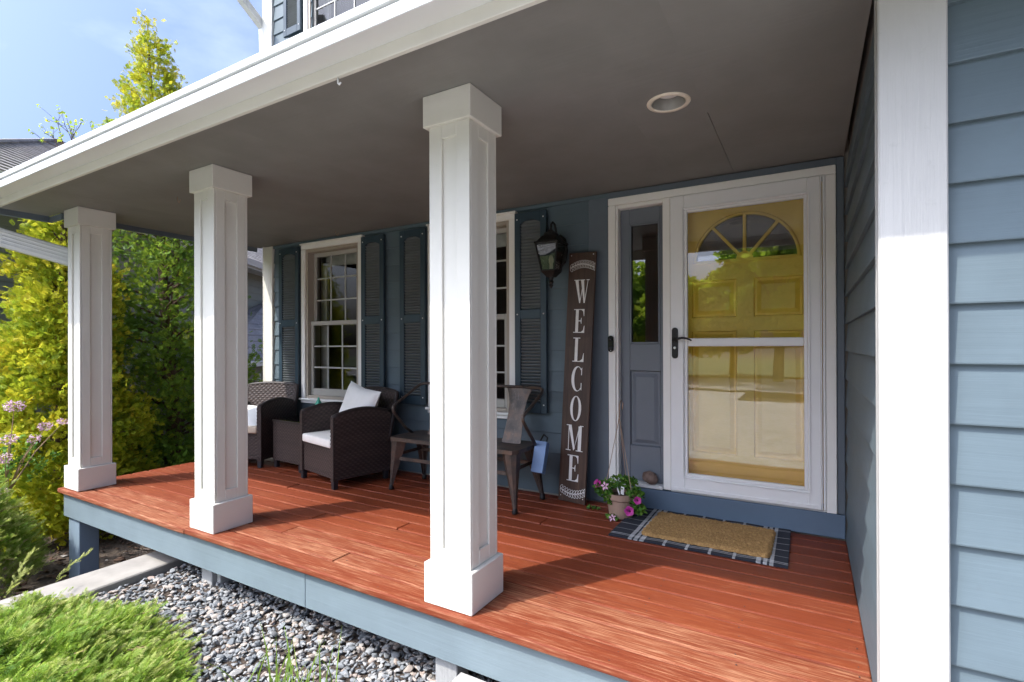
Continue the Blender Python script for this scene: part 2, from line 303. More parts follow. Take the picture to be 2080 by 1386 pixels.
def part(name, g, m, parent=None, bevel=0, smooth=False, label=None, kind=None, recalc=True, seg=1, world=True):
    """one mesh object; geometry given in world metres when world, else in the parent's own frame"""
    o = link(name, mesh_of(name, g, m, org(parent) if world else (0, 0, 0), bevel, smooth, recalc, seg), parent)
    if label: o['label'] = label
    if kind: o['kind'] = kind
    return o
def thing(name, label, cat, loc=(0, 0, 0), rotz=0, group=None):
    o = bpy.data.objects.new(name, None); COL.objects.link(o); o.location = loc; o.rotation_euler = (0, 0, rotz); o.empty_display_size = .1
    o['label'] = label; o['category'] = cat
    if group: o['group'] = group
    return o
def tag(o, label, cat, group=None, kind=None):
    if label: o['label'] = label
    if cat: o['category'] = cat
    if group: o['group'] = group
    if kind: o['kind'] = kind
    return o
def fastmesh(name, V, F, m, tint=None, smooth=False):
    """V (n,3), F (k,4) or (k,3)"""
    me = bpy.data.meshes.new(name); V = np.asarray(V, np.float32); F = np.asarray(F, np.int32); w = F.shape[1]
    me.vertices.add(len(V)); me.vertices.foreach_set('co', V.ravel()); me.loops.add(F.size); me.loops.foreach_set('vertex_index', F.ravel())
    me.polygons.add(len(F)); me.polygons.foreach_set('loop_start', np.arange(0, F.size, w, dtype=np.int32)); me.polygons.foreach_set('loop_total', np.full(len(F), w, np.int32))
    if tint is not None:
        a = me.attributes.new('tint', 'FLOAT', 'POINT'); a.data.foreach_set('value', np.asarray(tint, np.float32))
    me.update(calc_edges=True); me.validate()
    if smooth: me.shade_smooth()
    me.materials.append(m); return me

# ------------------------------------------------------------------ setting: ground
def gz(x, y):
    t = np.clip((-x - 4.42) / .5, 0, 1); t = t * t * (3 - 2 * t)
    far = np.clip((-y - 1.5) / 8, 0, 1)
    return -.43 - .36 * t - .12 * far * (1 - t) + .012 * np.sin(x * 5.1 + y * 2.3) * np.cos(y * 4.3)
xs = np.unique(np.concatenate([np.linspace(-300, -12, 14), np.linspace(-12, -5.5, 26), np.linspace(-5.5, -3.6, 40), np.linspace(-3.6, 2, 40), np.linspace(2, 300, 16)]))
ys = np.unique(np.concatenate([np.linspace(-300, -12, 14), np.linspace(-12, -1, 22), np.linspace(-1, 4, 40), np.linspace(4, 300, 16)]))
XX, YY = np.meshgrid(xs, ys); V = np.stack([XX, YY, gz(XX, YY)], -1).reshape(-1, 3); nx = len(xs)
I = np.arange(len(ys) - 1)[:, None] * nx + np.arange(nx - 1)[None]; F = np.stack([I, I + 1, I + nx + 1, I + nx], -1).reshape(-1, 4)
tag(link('ground', fastmesh('ground', V, F, M['soil'], smooth=True)), None, None, None, 'structure')
g = G().box(-1.9, 12, -9.0, .55, -.66, -.395).box(-5.2, -1.9, -11.5, -.75, -.66, -.40); tag(part('driveway', g, M['drive'], bevel=.01), None, None, None, 'structure')
def sheet(name, x0, x1, y0, y1, z, m, n=30):
    g = G().grid(lambda u, v: (x0 + (x1 - x0) * u, y0 + (y1 - y0) * v, z + .03 * math.sin(u * 9 + v * 5)), n, n); return tag(part(name, g, m, recalc=False, smooth=True), None, None, None, 'structure')
sheet('lawn', -40, -5.3, -11.5, -1.6, -.50, M['lawn']); sheet('lawn', -60, 60, -60, -21.0, -.40, M['lawn'])
g = G().box(-60, 60, -20, -12, -.62, -.47); tag(part('street', g, M['asphalt']), None, None, None, 'structure')
g = G().box(-60, 60, -12, -11.8, -.62, -.36); tag(part('kerb', g, M['concrete'], bevel=.02), None, None, None, 'structure')
# concrete step below the porch edge
g = G().box(-1.37, 1.4, .62, 1.893, -.62, -.255); tag(part('concrete_step', g, M['concrete'], bevel=.008), None, None, None, 'structure')
# paved edging beside the gravel
ed = bpy.data.objects.new('garden_edging', None); COL.objects.link(ed); ed.location = (-4.19, 1.5, -.37); ed['kind'] = 'structure'
for k, (y0, y1, dx) in enumerate([(.1, .72, .03), (.73, 1.33, .015), (1.335, 2.42, 0), (2.43, 3.05, -.01), (3.055, 3.65, .01)]):
    g = G(); sk = -.05 + .16 * (1 - (y0 + y1) / 5)
    g.prism([(-4.40 + dx, y0), (-4.40 + dx + .36, y0), (-4.40 + .34 - .04, y1), (-4.40, y1)] if k == 2 else [(-4.40 + dx, y0), (-4.04 + dx, y0), (-4.05 + dx, y1), (-4.40 + dx, y1)], 'z', -.62, -.37 + .004 * (k % 2))
    part('paver', g, M['paver'], ed, bevel=.008)

# gravel: one heap of crushed stone that nobody could count
def stones(name, n, xr, yr, size, m, zoff=0.0, keep=None, flat=.62, tone=None):
    """angular broken stones: each a sphere cut by random planes, then squashed and tumbled"""
    ico = bmesh.new(); bmesh.ops.create_icosphere(ico, subdivisions=2, radius=1); iv = np.array([v.co for v in ico.verts]); iff = np.array([[v.index for v in f.verts] for f in ico.faces]); ico.free()
    x = rng.uniform(*xr, n); y = rng.uniform(*yr, n); k = np.ones(n, bool) if keep is None else keep(x, y); x = x[k]; y = y[k]; n = len(x)
    s = rng.uniform(size[0], size[1], n) * rng.choice([.7, 1, 1.35], n, p=[.4, .45, .15])
    A = np.repeat(iv[None], n, 0)
    for c in range(9):
        d = rng.normal(0, 1, (n, 3)); d /= np.linalg.norm(d, axis=1)[:, None]; h = rng.uniform(.26, .66, n); e = np.einsum('nvk,nk->nv', A, d) - h[:, None]; A = A - np.clip(e, 0, None)[..., None] * d[:, None]
    A = A * np.stack([rng.uniform(1.0, 1.8, n), rng.uniform(.7, 1.15, n), rng.uniform(flat * .6, flat * 1.25, n)], -1)[:, None] * s[:, None, None] * 1.2
    th = rng.uniform(0, 6.28, n); ti = rng.normal(0, .42, n)
    c, s_ = np.cos(ti), np.sin(ti); yy = A[..., 1] * c[:, None] - A[..., 2] * s_[:, None]; zz = A[..., 1] * s_[:, None] + A[..., 2] * c[:, None]
    c, s_ = np.cos(th), np.sin(th); X = A[..., 0] * c[:, None] - yy * s_[:, None]; Y = A[..., 0] * s_[:, None] + yy * c[:, None]
    z = gz(x, y) + zoff + rng.uniform(-.004, .024, n)
    V = np.stack([X + x[:, None], Y + y[:, None], zz + z[:, None]], -1).reshape(-1, 3); F = (iff[None] + (np.arange(n) * len(iv))[:, None, None]).reshape(-1, 3)
    t = rng.uniform(0, 1, n) ** 1.25 if tone is None else tone(n)
    return link(name, fastmesh(name, V, F, m, np.repeat(t, len(iv))))
o = stones('gravel', 9800, (-4.03, -1.15), (.85, 2.5), (.0115, .0205), M['stones'], .0, lambda x, y: ~((x > -1.40) & (y < 1.92)) & ((y < 2.3) | (rng.uniform(0, 1, len(x)) < .4)))
tag(o, 'crushed blue grey and tan stone gravel beside the porch', 'gravel', None, 'stuff')
o = stones('bark_mulch', 1300, (-7.2, -4.42), (.9, 3.6), (.013, .030), M['chips'], .0, None, .3)
tag(o, 'dark bark mulch with grey stones in the lower bed under the porch', 'mulch', None, 'stuff')

# ------------------------------------------------------------------ house
house = thing('house', 'blue grey lap sided house with teal shutters and a yellow front door', 'house', (-2.7, 3.84, 0))
YW = 3.84
def rects_minus(x0, x1, z0, z1, holes):
    xs = sorted({x0, x1, *[h[0] for h in holes], *[h[1] for h in holes]}); zs = sorted({z0, z1, *[h[2] for h in holes], *[h[3] for h in holes]}); outp = []
    for a, b in zip(xs, xs[1:]):
        run = None
        for c, d in zip(zs, zs[1:]):
            mxx, mzz = (a + b) / 2, (c + d) / 2
            if any(h[0] < mxx < h[1] and h[2] < mzz < h[3] for h in holes):
                if run: outp.append((a, b, *run)); run = None
            else: run = (run[0], d) if run else (c, d)
        if run: outp.append((a, b, *run))
    return outp
WIN = [(-4.943, -3.988), (-3.125, -2.17)]; WZ = (.665, 2.30)
holes = [(a + .055, b - .055, .66, 2.30) for a, b in WIN] + [(-1.29, .09, .17, 2.29)] + [(-4.80, -3.80, 4.45, 6.05)]
g = G()
for a, b, c, d in rects_minus(-5.60, .19, -.9, 6.4, holes): g.box(a, b, YW, YW + .16, c, d)
g.box(-5.60, -5.45, YW + .16, 9, -.9, 6.4); g.box(-5.45, 6, 8.85, 9, -.9, 6.4); g.box(5.85, 6, 1.86, 8.85, -.9, 6.4)
g.box(.215, .36, 1.93, YW, -.9, 6.3); g.box(.36, 5.85, 1.93, 2.05, -.9, 6.4); g.box(.36, 5.85, 2.05, 8.85, 6.3, 6.4); g.box(-5.45, .36, YW + .16, 8.85, 6.3, 6.4)
g.box(.19, .36, YW, YW + .16, -.9, 6.4); g.box(-5.45, 5.85, 4.0, 8.85, -.25, -.2)
part('wall', g, M['inwall'], house)
g = G().prism([(3.2, 6.35), (6.45, 8.2), (9.7, 6.35), (9.7, 6.43), (6.45, 8.32), (3.2, 6.47)], 'x', -6.1, 6.4); part('roof', g, M['shingle2'], house)

# lap siding: every course a board of its own
def lap(a, b, z0, z1, face, axis, m, key, tilt=(.018, .006)):
    """one clapboard: axis 'x' = board runs in x on a wall facing -y at y=face; axis 'y' = runs in y on a wall facing -x"""
    k = (axis, round(b - a, 3), round(z1 - z0, 3), key)
    if k not in lap.cache:
        L_ = b - a; h = z1 - z0; pr = [(0, 0), (-tilt[0], 0), (-tilt[0] - .001, .004), (-tilt[1], h + .006), (0, h + .006)]
        g = G().prism(pr, 'x', 0, L_) if axis == 'x' else G().prism(pr, 'y', 0, L_)
        lap.cache[k] = mesh_of('siding_board', g, m)
    loc = (a, face, z0) if axis == 'x' else (face, a, z0)
    return link('siding_board', lap.cache[k], house, Vector(loc) - org(house))
lap.cache = {}
P_ = .1695
def courses(a, b, zlo, zhi, phase, face, axis, m, tilt=(.018, .006)):
    k = math.floor((zlo - phase) / P_); z = phase + k * P_
    while z < zhi - .01:
        z0 = max(z, zlo); z1 = min(z + P_, zhi)
        if z1 - z0 > .03: lap(a, b, z0, z1, face, axis, m, (round(z0 - z, 2), tilt), tilt)
        z += P_
courses(-5.454, -4.946, .0, 2.36, 1.343, YW, 'x', M['siding']); courses(-3.985, -3.128, .0, 2.36, 1.343, YW, 'x', M['siding']); courses(-2.167, -1.507, .0, 2.36, 1.343, YW, 'x', M['siding'])
for a, b in WIN: courses(a - .001, b + .001, .0, .612, 1.343, YW, 'x', M['siding'])
courses(-5.454, -4.78, 3.3, 6.3, 4.71, YW, 'x', M['siding']); courses(-3.78, .1, 3.5, 6.3, 4.71, YW, 'x', M['siding']); courses(-4.779, -3.781, 3.3, 4.345, 4.71, YW, 'x', M['siding'])
courses(1.932, 3.80, .0, 2.39, 1.343, .2145, 'y', M['siding_y'], (.022, .006))
courses(.337, 5.9, -.6, 2.39, 1.329, 1.895, 'x', M['siding'], (.023, .006))
g = G().box(.337, 5.9, 1.8955, 1.929, -.6, 2.39); part('sheathing', g, M['inwall'], house)
courses(.34, 5.9, 2.70, 6.3, 1.329, 1.926, 'x', M['siding'], (.023, .006)); courses(1.932, 3.80, 2.75, 6.3, 1.343, .2145, 'y', M['siding_y'], (.022, .006))
# frieze strips, flat boards and kick board
g = G().box(-5.454, -1.346, 3.812, YW, 2.362, 2.394); part('frieze_board', g, M['siding'], house, .002)
g = G().box(-1.505, -1.346, 3.806, YW, .0, 2.360); part('flat_board', g, M['slate_z'], house, .003)
g = G().box(-1.345, .190, 3.800, YW, .002, .150); part('kick_board', g, M['slate'], house, .003)
g = G().box(-1.345, .150, 3.806, YW, 2.348, 2.392); part('head_board', g, M['slate_z'], house, .002)
g = G().box(.150, .191, 3.808, YW, .152, 2.392); part('corner_strip', g, M['slate_z'], house, .003)
for nm, (x0, x1, y0, y1, z0, z1) in dict(corner_board=(-5.612, -5.456, 3.80, 3.838, -.6, 2.392)).items():
    part(nm, G().box(x0, x1, y0, y1, z0, z1), M['white_z'], house, .004)
part('corner_board', G().box(-5.612, -5.456, 3.80, 3.838, 2.9, 6.3), M['white_z'], house, .004)
part('corner_board', G().box(-5.635, -5.613, 3.80, 3.95, -.6, 6.3), M['white_z'], house, .004)
part('corner_board', G().box(.176, .336, 1.84, 1.895, -.62, 2.392), M['post'], house, .004)
part('corner_board', G().box(.176, .211, 1.896, 1.931, -.62, 2.392), M['post'], house, .003)

# windows
pane_cache = {}
def pane(x0, x1, y, z0, z1, m, parent):
    k = (round(x1 - x0, 3), round(z1 - z0, 3), m.name)
    if k not in pane_cache: pane_cache[k] = mesh_of('pane', G().add([(0, 0, 0), (x1 - x0, 0, 0), (x1 - x0, 0, z1 - z0), (0, 0, z1 - z0)], [(0, 1, 2, 3)]), m, recalc=False)
    return link('pane', pane_cache[k], parent, Vector((x0, y, z0)) - org(parent))
def frame_ring(g, x0, x1, z0, z1, y0, y1, wl, wr, wb, wt):
    g.box(x0, x0 + wl, y0, y1, z0, z1); g.box(x1 - wr, x1, y0, y1, z0, z1); g.box(x0 + wl, x1 - wr, y0, y1, z0, z0 + wb); g.box(x0 + wl, x1 - wr, y0, y1, z1 - wt, z1); return g
def sash(w, x0, x1, y, z0, z1, wb, wt, nx=3, nz=3):
    s_ = part('sash', frame_ring(G(), x0, x1, z0, z1, y, y + .035, .042, .042, wb, wt), M['tan2'], w, .003)
    gx0, gx1, gz0, gz1 = x0 + .042, x1 - .042, z0 + wb, z1 - wt; dx = (gx1 - gx0) / nx; dz = (gz1 - gz0) / nz
    for i in range(1, nx): part('muntin', G().box(gx0 + i * dx - .008, gx0 + i * dx + .008, y + .010, y + .022, gz0, gz1), M['muntin'], w, .002)
    for j in range(1, nz):
        for i in range(nx): part('muntin', G().box(gx0 + i * dx + (.009 if i else 0), gx0 + (i + 1) * dx - (.009 if i < nx - 1 else 0), y + .010, y + .022, gz0 + j * dz - .008, gz0 + j * dz + .008), M['muntin'], w, .002)
    for i in range(nx):
        for j in range(nz): pane(gx0 + i * dx, gx0 + (i + 1) * dx, y + .018, gz0 + j * dz, gz0 + (j + 1) * dz, M['glass'], w)
M['tan2'] = plain('putty_sash', (.42, .40, .36), .45, 0, .03, 4); M['muntin'] = plain('grey_grille', (.46, .46, .44), .45, 0, .03, 4)
def window(a, b, z0, z1, label, top_trim=True, room=True):
    g = G(); yf, yb = 3.800, 3.838
    g.box(a, a + .062, yf, yb, z0, z1 - .068); g.box(b - .062, b, yf, yb, z0, z1 - .068); g.box(a, b, yf - .001, yb, z1 - .067, z1 - .018); g.box(a - .008, b + .008, yf - .016, yb, z1 - .017, z1)
    w = part('window', g, M['casing'], house, .004, label=label)
    part('sill', G().box(a - .012, b + .012, yf - .030, yb + .03, z0 - .022, z0 - .001).box(a, b, yf - .006, yb, z0 - .055, z0 - .023), M['casing'], w, .004)
    fx0, fx1, fz0, fz1 = a + .0625, b - .0625, z0, z1 - .069
    part('frame', frame_ring(G(), fx0, fx1, fz0, fz1, 3.815, 3.985, .034, .034, .030, .034), M['tan'], w, .003)
    mid = fz0 + (fz1 - fz0) * .505
    sash(w, fx0 + .035, fx1 - .035, 3.895, mid - .030, fz1 - .035, .04, .045); sash(w, fx0 + .035, fx1 - .035, 3.852, fz0 + .031, mid + .018, .075, .045)
    part('blind', G().box(fx0 + .03, fx1 - .03, 4.02, 4.05, fz1 - .17, fz1 + .05).box(fx0, fx0 + .10, 4.02, 4.05, fz0, fz1).box(fx1 - .10, fx1, 4.02, 4.05, fz0, fz1), M['blind'], w)
    return w
window(*WIN[0], .64, 2.364, 'white trimmed double hung window behind the wicker chairs'); window(*WIN[1], .64, 2.364, 'white trimmed double hung window behind the metal bench')
window(-4.892, -3.72, 4.40, 6.14, 'upstairs window above the gutter')

# shutters: stiles, rails, each louvre its own board
lv = {}
def shutter(x0, x1, z0, z1, mid):
    s_, y0, y1 = .055, 3.772, 3.803; g = G(); g.box(x0, x0 + s_, y0, y1, z0, z1); g.box(x1 - s_, x1, y0, y1, z0, z1)
    g.box(x0 + s_, x1 - s_, y0, y1, z0, z0 + .085); g.box(x0 + s_, x1 - s_, y0, y1, mid - .04, mid + .04)
    n = 10; xa, xb = x0 + s_, x1 - s_; arc = [(xa, z1), (xa, z1 - .095)] + [(xa + (xb - xa) * i / n, z1 - .095 + .03 * math.sin(math.pi * i / n)) for i in range(1, n)] + [(xb, z1 - .095), (xb, z1)]
    g.prism(arc, 'y', y0, y1); g.box(xa, xb, y1 + .004, y1 + .012, z0 + .02, z1 - .02)
    sh = part('shutter', g, M['shutter'], house, .003)
    w = xb - xa - .002; k = round(w, 3)
    if k not in lv:
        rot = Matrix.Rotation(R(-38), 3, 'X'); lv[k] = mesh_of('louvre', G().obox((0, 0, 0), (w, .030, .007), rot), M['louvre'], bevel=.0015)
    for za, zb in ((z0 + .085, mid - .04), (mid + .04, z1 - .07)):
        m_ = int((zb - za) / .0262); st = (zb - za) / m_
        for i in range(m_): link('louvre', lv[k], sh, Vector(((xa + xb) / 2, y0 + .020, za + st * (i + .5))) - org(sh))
    if 'sc' not in lv: lv['sc'] = mesh_of('screw', G().lathe([(.0001, -.004), (.005, -.003), (.0065, 0), (.0065, .003)], n=8, axis='y'), M['screw'])
    for xx in (x0 + .026, x1 - .026):
        for zz in (z0 + .07, mid, z1 - .055): link('screw', lv['sc'], sh, Vector((xx, y0, zz)) - org(sh))
for x0, x1 in ((-5.296, -4.958), (-3.976, -3.664), (-3.452, -3.137), (-2.160, -1.862)): shutter(x0, x1, .655, 2.332, 1.478)
shutter(-5.205, -4.912, 4.755, 6.05, 5.40)

# door surround: sidelight, storm door, yellow door
g = G(); yf = 3.800
g.box(-1.343, -1.286, yf, YW, .152, 2.288); g.box(-1.343, .147, yf, YW, 2.290, 2.346); g.box(.088, .147, yf, YW, .152, 2.288); g.box(-.928, -.874, yf + .002, 3.90, .160, 2.288)
g.box(-1.285, -1.268, yf + .012, 3.90, .185, 2.288); g.box(-1.268, -.929, yf + .012, 3.90, 2.262, 2.288)
part('door_casing', g, M['casing'], house, .004)
part('threshold', G().box(-1.284, -.930, 3.786, 3.90, .158, .182).box(-.873, .087, 3.803, 3.86, .153, .166), M['alum'], house, .003)
sl = part('sidelight', frame_ring(G(), -1.267, -.930, .184, 2.260, 3.872, 3.905, .072, .034, .265, .118).box(-1.195, -.964, 3.872, 3.905, 1.020, 1.226), M['slate_s'], house, .004)
part('glazing_bead', frame_ring(G(), -1.195, -.964, 1.226, 2.142, 3.866, 3.880, .014, .014, .014, .014), M['slate_s'], sl, .003)
pane(-1.195, -.964, 3.890, 1.226, 2.142, M['fanglass'], sl)
def raised(parent, x0, x1, z0, z1, y, m, d=.016):
    g = G(); e = [(0, 0), (.006, d), (.020, d), (.048, .002)]; vs = []; fs = []
    for o_, dy in e: vs += [(x0 + o_, y + dy, z0 + o_), (x1 - o_, y + dy, z0 + o_), (x1 - o_, y + dy, z1 - o_), (x0 + o_, y + dy, z1 - o_)]
    for r_ in range(3):
        for k in range(4): fs.append((r_ * 4 + k, r_ * 4 + (k + 1) % 4, r_ * 4 + 4 + (k + 1) % 4, r_ * 4 + 4 + k))
    fs.append((12, 13, 14, 15)); g.add(vs, fs); return part('door_panel', g, m, parent, recalc=False)
raised(sl, -1.195, -.964, .449, 1.020, 3.873, M['slate_s'])
# yellow door
YD = 3.945; g = G(); a0, a1 = -.872, .086
for x0, x1 in ((a0, -.752), (-.446, -.336), (-.034, a1)): g.box(x0, x1, YD, YD + .04, .17, 1.70)
for x0, x1 in ((-.752, -.446), (-.336, -.034)):
    for z0, z1 in ((.17, .43), (1.316, 1.416), (1.684, 1.70)): g.box(x0, x1, YD, YD + .04, z0, z1)
hub = (-.392, 1.812); rr = .335; N = 28
arc = [(hub[0] + rr * math.cos(math.pi * k / N), hub[1] + rr * .985 * math.sin(math.pi * k / N)) for k in range(N + 1)]
g.box(a0, a1, YD, YD + .04, 1.70, 1.812)
up = [(a1, 1.812), (a1, 2.289), (a0, 2.289), (a0, 1.812)]
for k in range(N):   # field above the arch, in strips
    (xA, zA), (xB, zB) = arc[k], arc[k + 1]; g.prism([(xA, zA), (xB, zB), (xB, 2.289), (xA, 2.289)], 'y', YD, YD + .04)
g.box(arc[0][0], a1, YD, YD + .04, 1.812, 2.289); g.box(a0, arc[-1][0], YD, YD + .04, 1.812, 2.289)
M_door = M['yellow']
fd = house; door = part('front_door', g, M_door, house, label='yellow front door with half round fan window')
for x0, x1, z0, z1 in ((-.752, -.446, 1.416, 1.684), (-.336, -.034, 1.416, 1.684), (-.752, -.446, .43, 1.316), (-.336, -.034, .43, 1.316)): raised(door, x0, x1, z0, z1, YD, M_door, .018)
part('arch_moulding', G().tube([(x, YD - .004, z) for x, z in arc], .013, 6), M_door, door, smooth=True)
part('arch_moulding', G().box(hub[0] - rr, hub[0] + rr, YD - .014, YD - .001, 1.803, 1.826), M_door, door, .003)
for ang in (50, 90, 130):
    d = Vector((math.cos(R(ang)), 0, math.sin(R(ang)))); c = Vector((hub[0], YD - .004, hub[1])); part('muntin', G().beam(c + d * .05, c + d * (rr - .008), .022, .024, (0, 1, 0)), M_door, door, .003)
part('fan_hub', G().prism([(hub[0] + .055 * math.cos(math.pi * k / 10), hub[1] + .0135 + .05 * math.sin(math.pi * k / 10)) for k in range(11)], 'y', YD - .013, YD + .01), M_door, door, .002)
for k in range(4):
    b0, b1 = [(0, 50), (50, 90), (90, 130), (130, 180)][k]; n = 8
    pts = [(hub[0], hub[1])] + [(hub[0] + rr * math.cos(R(b0 + (b1 - b0) * i / n)), hub[1] + rr * .985 * math.sin(R(b0 + (b1 - b0) * i / n))) for i in range(n + 1)]
    o = part('pane', G().add([(x, YD + .014, z) for x, z in pts], [tuple(range(len(pts)))]), M['fanglass'], door, recalc=False)
part('door_lining', G().box(-.928, -.874, 3.901, 4.0, .16, 2.289).box(.087, .12, 3.85, 4.0, .16, 2.289).box(-1.30, .12, 3.901, 4.0, 2.290, 2.32).box(-1.30, .12, 3.907, 4.0, .12, .168), M['casing'], house)
# storm door
sx0, sx1, sz0, sz1 = -.870, .062, .168, 2.286; gx0, gx1, gzb, gzt = -.752, -.031, .300, 2.160
st = part('storm_door', frame_ring(G(), sx0, sx1, sz0, sz1, 3.790, 3.828, gx0 - sx0 - .022, sx1 - gx1 - .022, gzb - sz0 - .022, sz1 - gzt - .022), M['trim'], house, .004)
part('glazing_frame', frame_ring(G(), gx0 - .0215, gx1 + .0215, gzb - .0215, gzt + .0215, 3.796, 3.826, .021, .021, .021, .021), M['trim'], st, .004)
part('glazing_frame', frame_ring(G(), gx0 - .036, gx1 + .036, gzb - .036, gzt + .036, 3.783, 3.789, .008, .008, .008, .008), M['trim'], st, .002)
part('crossbar', G().box(gx0, gx1, 3.794, 3.822, 1.206, 1.264), M['trim'], st, .006)
part('hinge_rail', G().box(.063, .070, 3.786, 3.826, sz0, sz1).box(.074, .087, 3.792, 3.826, sz0, sz1), M['trim'], st, .002)
part('kick_sweep', G().box(sx0, sx1, 3.782, 3.789, sz0 + .002, sz0 + .028), M['trim'], st, .002)
pane(gx0, gx1, 3.812, gzb, 1.206, M['storm'], st); pane(gx0, gx1, 3.812, 1.264, gzt, M['storm'], st)
n = 10; cap = [(-.838 + .021 * math.cos(R(a)), 1.320 + .021 * math.sin(R(a))) for a in range(0, 181, 20)] + [(-.838 + .021 * math.cos(R(a)), 1.140 + .021 * math.sin(R(a))) for a in range(180, 361, 20)]
h = part('door_handle', G().prism(cap, 'y', 3.776, 3.789), M['black'], st, .003)
link('lever', mesh_of('lever', G().tube([(-.838, 3.775, 1.254), (-.838, 3.745, 1.254), (-.82, 3.738, 1.258), (-.78, 3.736, 1.266), (-.745, 3.737, 1.262), (-.715, 3.742, 1.247)], [.014, .013, .010, .0085, .007, .005], 8), M['black'], org(st), smooth=True), st)
link('keyhole', mesh_of('keyhole', G().lathe([(.0001, -.006), (.008, -.005), (.010, 0), (.010, .004)], (-.838, 3.775, 1.196), 12, 'y'), M['chrome'], org(st)), st)
# dark rooms behind the glass
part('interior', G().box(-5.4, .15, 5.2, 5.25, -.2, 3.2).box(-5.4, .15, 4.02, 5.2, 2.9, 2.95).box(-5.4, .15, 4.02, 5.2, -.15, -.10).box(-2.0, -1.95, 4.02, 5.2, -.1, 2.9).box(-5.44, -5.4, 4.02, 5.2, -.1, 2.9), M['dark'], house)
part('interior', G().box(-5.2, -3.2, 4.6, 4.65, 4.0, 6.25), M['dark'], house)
# upper downspout elbow at the house corner
def downspout(pts, w, h, parent, up=(0, 0, 1), rib=True):
    g = G()
    for a, b in zip(pts, pts[1:]):
        g.beam(a, b, w, h, up)
    o = part('downspout', g, M['alum'], parent, .006)
    if rib:
        a, b = Vector(pts[0]), Vector(pts[1]); d = (b - a).normalized(); sd_ = d.cross(Vector(up)).normalized(); u = sd_.cross(d)
        gr = G()
        for k in (-.3, -.1, .1, .3):
            gr.beam(a + u * (h / 2 + .002) + sd_ * w * k, b + u * (h / 2 + .002) + sd_ * w * k, w * .09, .006, up)
            gr.beam(a + sd_ * (w / 2 + .004) + u * h * k, b + sd_ * (w / 2 + .004) + u * h * k, .010, h * .08, up)
        part('rib', gr, M['alum'], o, .002)
    return o
downspout([(-5.69, 3.0, 5.66), (-5.69, 3.86, 5.06), (-5.69, 3.90, 3.6)], .085, .085, house)

# ------------------------------------------------------------------ porch
porch = thing('porch', 'covered front porch with red stained deck boards and white square columns', 'porch', (-2.7, 1.87, -.02))
# deck boards, one object each
db = {}
def deck_board(x0, x1, row, last=False):
    y0 = 1.865 + row * .1415; w = .1318 if not last else 3.797 - y0; k = (round(x1 - x0, 3), round(w, 4))
    if k not in db:
        db[k] = mesh_of('deck_board', G().box(0, x1 - x0, 0, w, -.038, 0), M['deck'], bevel=.008, seg=2)
    o = link('deck_board', db[k], porch, Vector((x0, y0, rng.uniform(-.0034, .0030) - .0008)) - org(porch), (R(rng.normal(0, .35)), 0, 0))
    streak = max(0.02, min(1, 1.05 - row * .082 + rng.normal(0, .10))); o.color = (streak, rng.uniform(0, 1), 0, 1); return o  # pale streaks thin out row by row towards the house
joints = {0: [-3.621], 1: [-2.343], 2: [-2.992], 3: [-4.3], 4: [-3.05], 5: [-2.379], 6: [-4.62], 7: [-3.9], 8: [-2.0], 9: [-4.4, -1.6], 10: [-3.4], 11: [-2.55], 12: [-4.0, -.7], 13: [-3.0]}
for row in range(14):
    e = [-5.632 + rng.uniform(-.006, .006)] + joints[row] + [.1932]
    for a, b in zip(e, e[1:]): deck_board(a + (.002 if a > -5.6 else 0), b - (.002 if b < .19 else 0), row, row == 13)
part('rim_board', G().box(-5.600, -2.4425, 1.900, 1.938, -.246, -.040), M['rim'], porch, .003); part('rim_board', G().box(-2.4415, .19, 1.901, 1.938, -.246, -.040), M['rim'], porch, .003)
part('rim_board', G().box(-5.600, -5.562, 1.939, 3.79, -.246, -.040), M['rim'], porch, .003); part('rim_board', G().box(-5.56, .19, 3.74, 3.778, -.246, -.040), M['rim'], porch)
for y in (2.38, 2.85, 3.3): part('joist', G().box(-5.56, .19, y, y + .038, -.22, -.042), M['greyw'], porch)
part('support_post', G().box(-5.571, -5.366, 1.925, 2.068, -.88, -.2465), M['rim_z'], porch, .005)
part('support_post', G().box(-3.655, -3.53, 2.0, 2.09, -.60, -.2465), M['greyw'], porch, .004); part('support_post', G().box(-3.525, -3.48, 2.03, 2.13, -.60, -.2465), M['greyw'], porch, .004)
part('support_post', G().box(-1.56, -1.43, 1.945, 2.04, -.60, -.2465), M['greyw'], porch, .004)
g = G()
for row in range(14):
    for k in range(15):
        for dy in (.032, .105):
            x, y = -5.52 + .405 * k + rng.normal(0, .008), 1.865 + row * .1415 + dy + rng.normal(0, .004)
            if rng.uniform() < .55 and y < 3.78: g.lathe([(.0034, .0), (.0031, .0010), (.0001, .0012)], (x, y, .0012), 6)
part('nail', g, M['wfoot'], porch, kind='stuff')
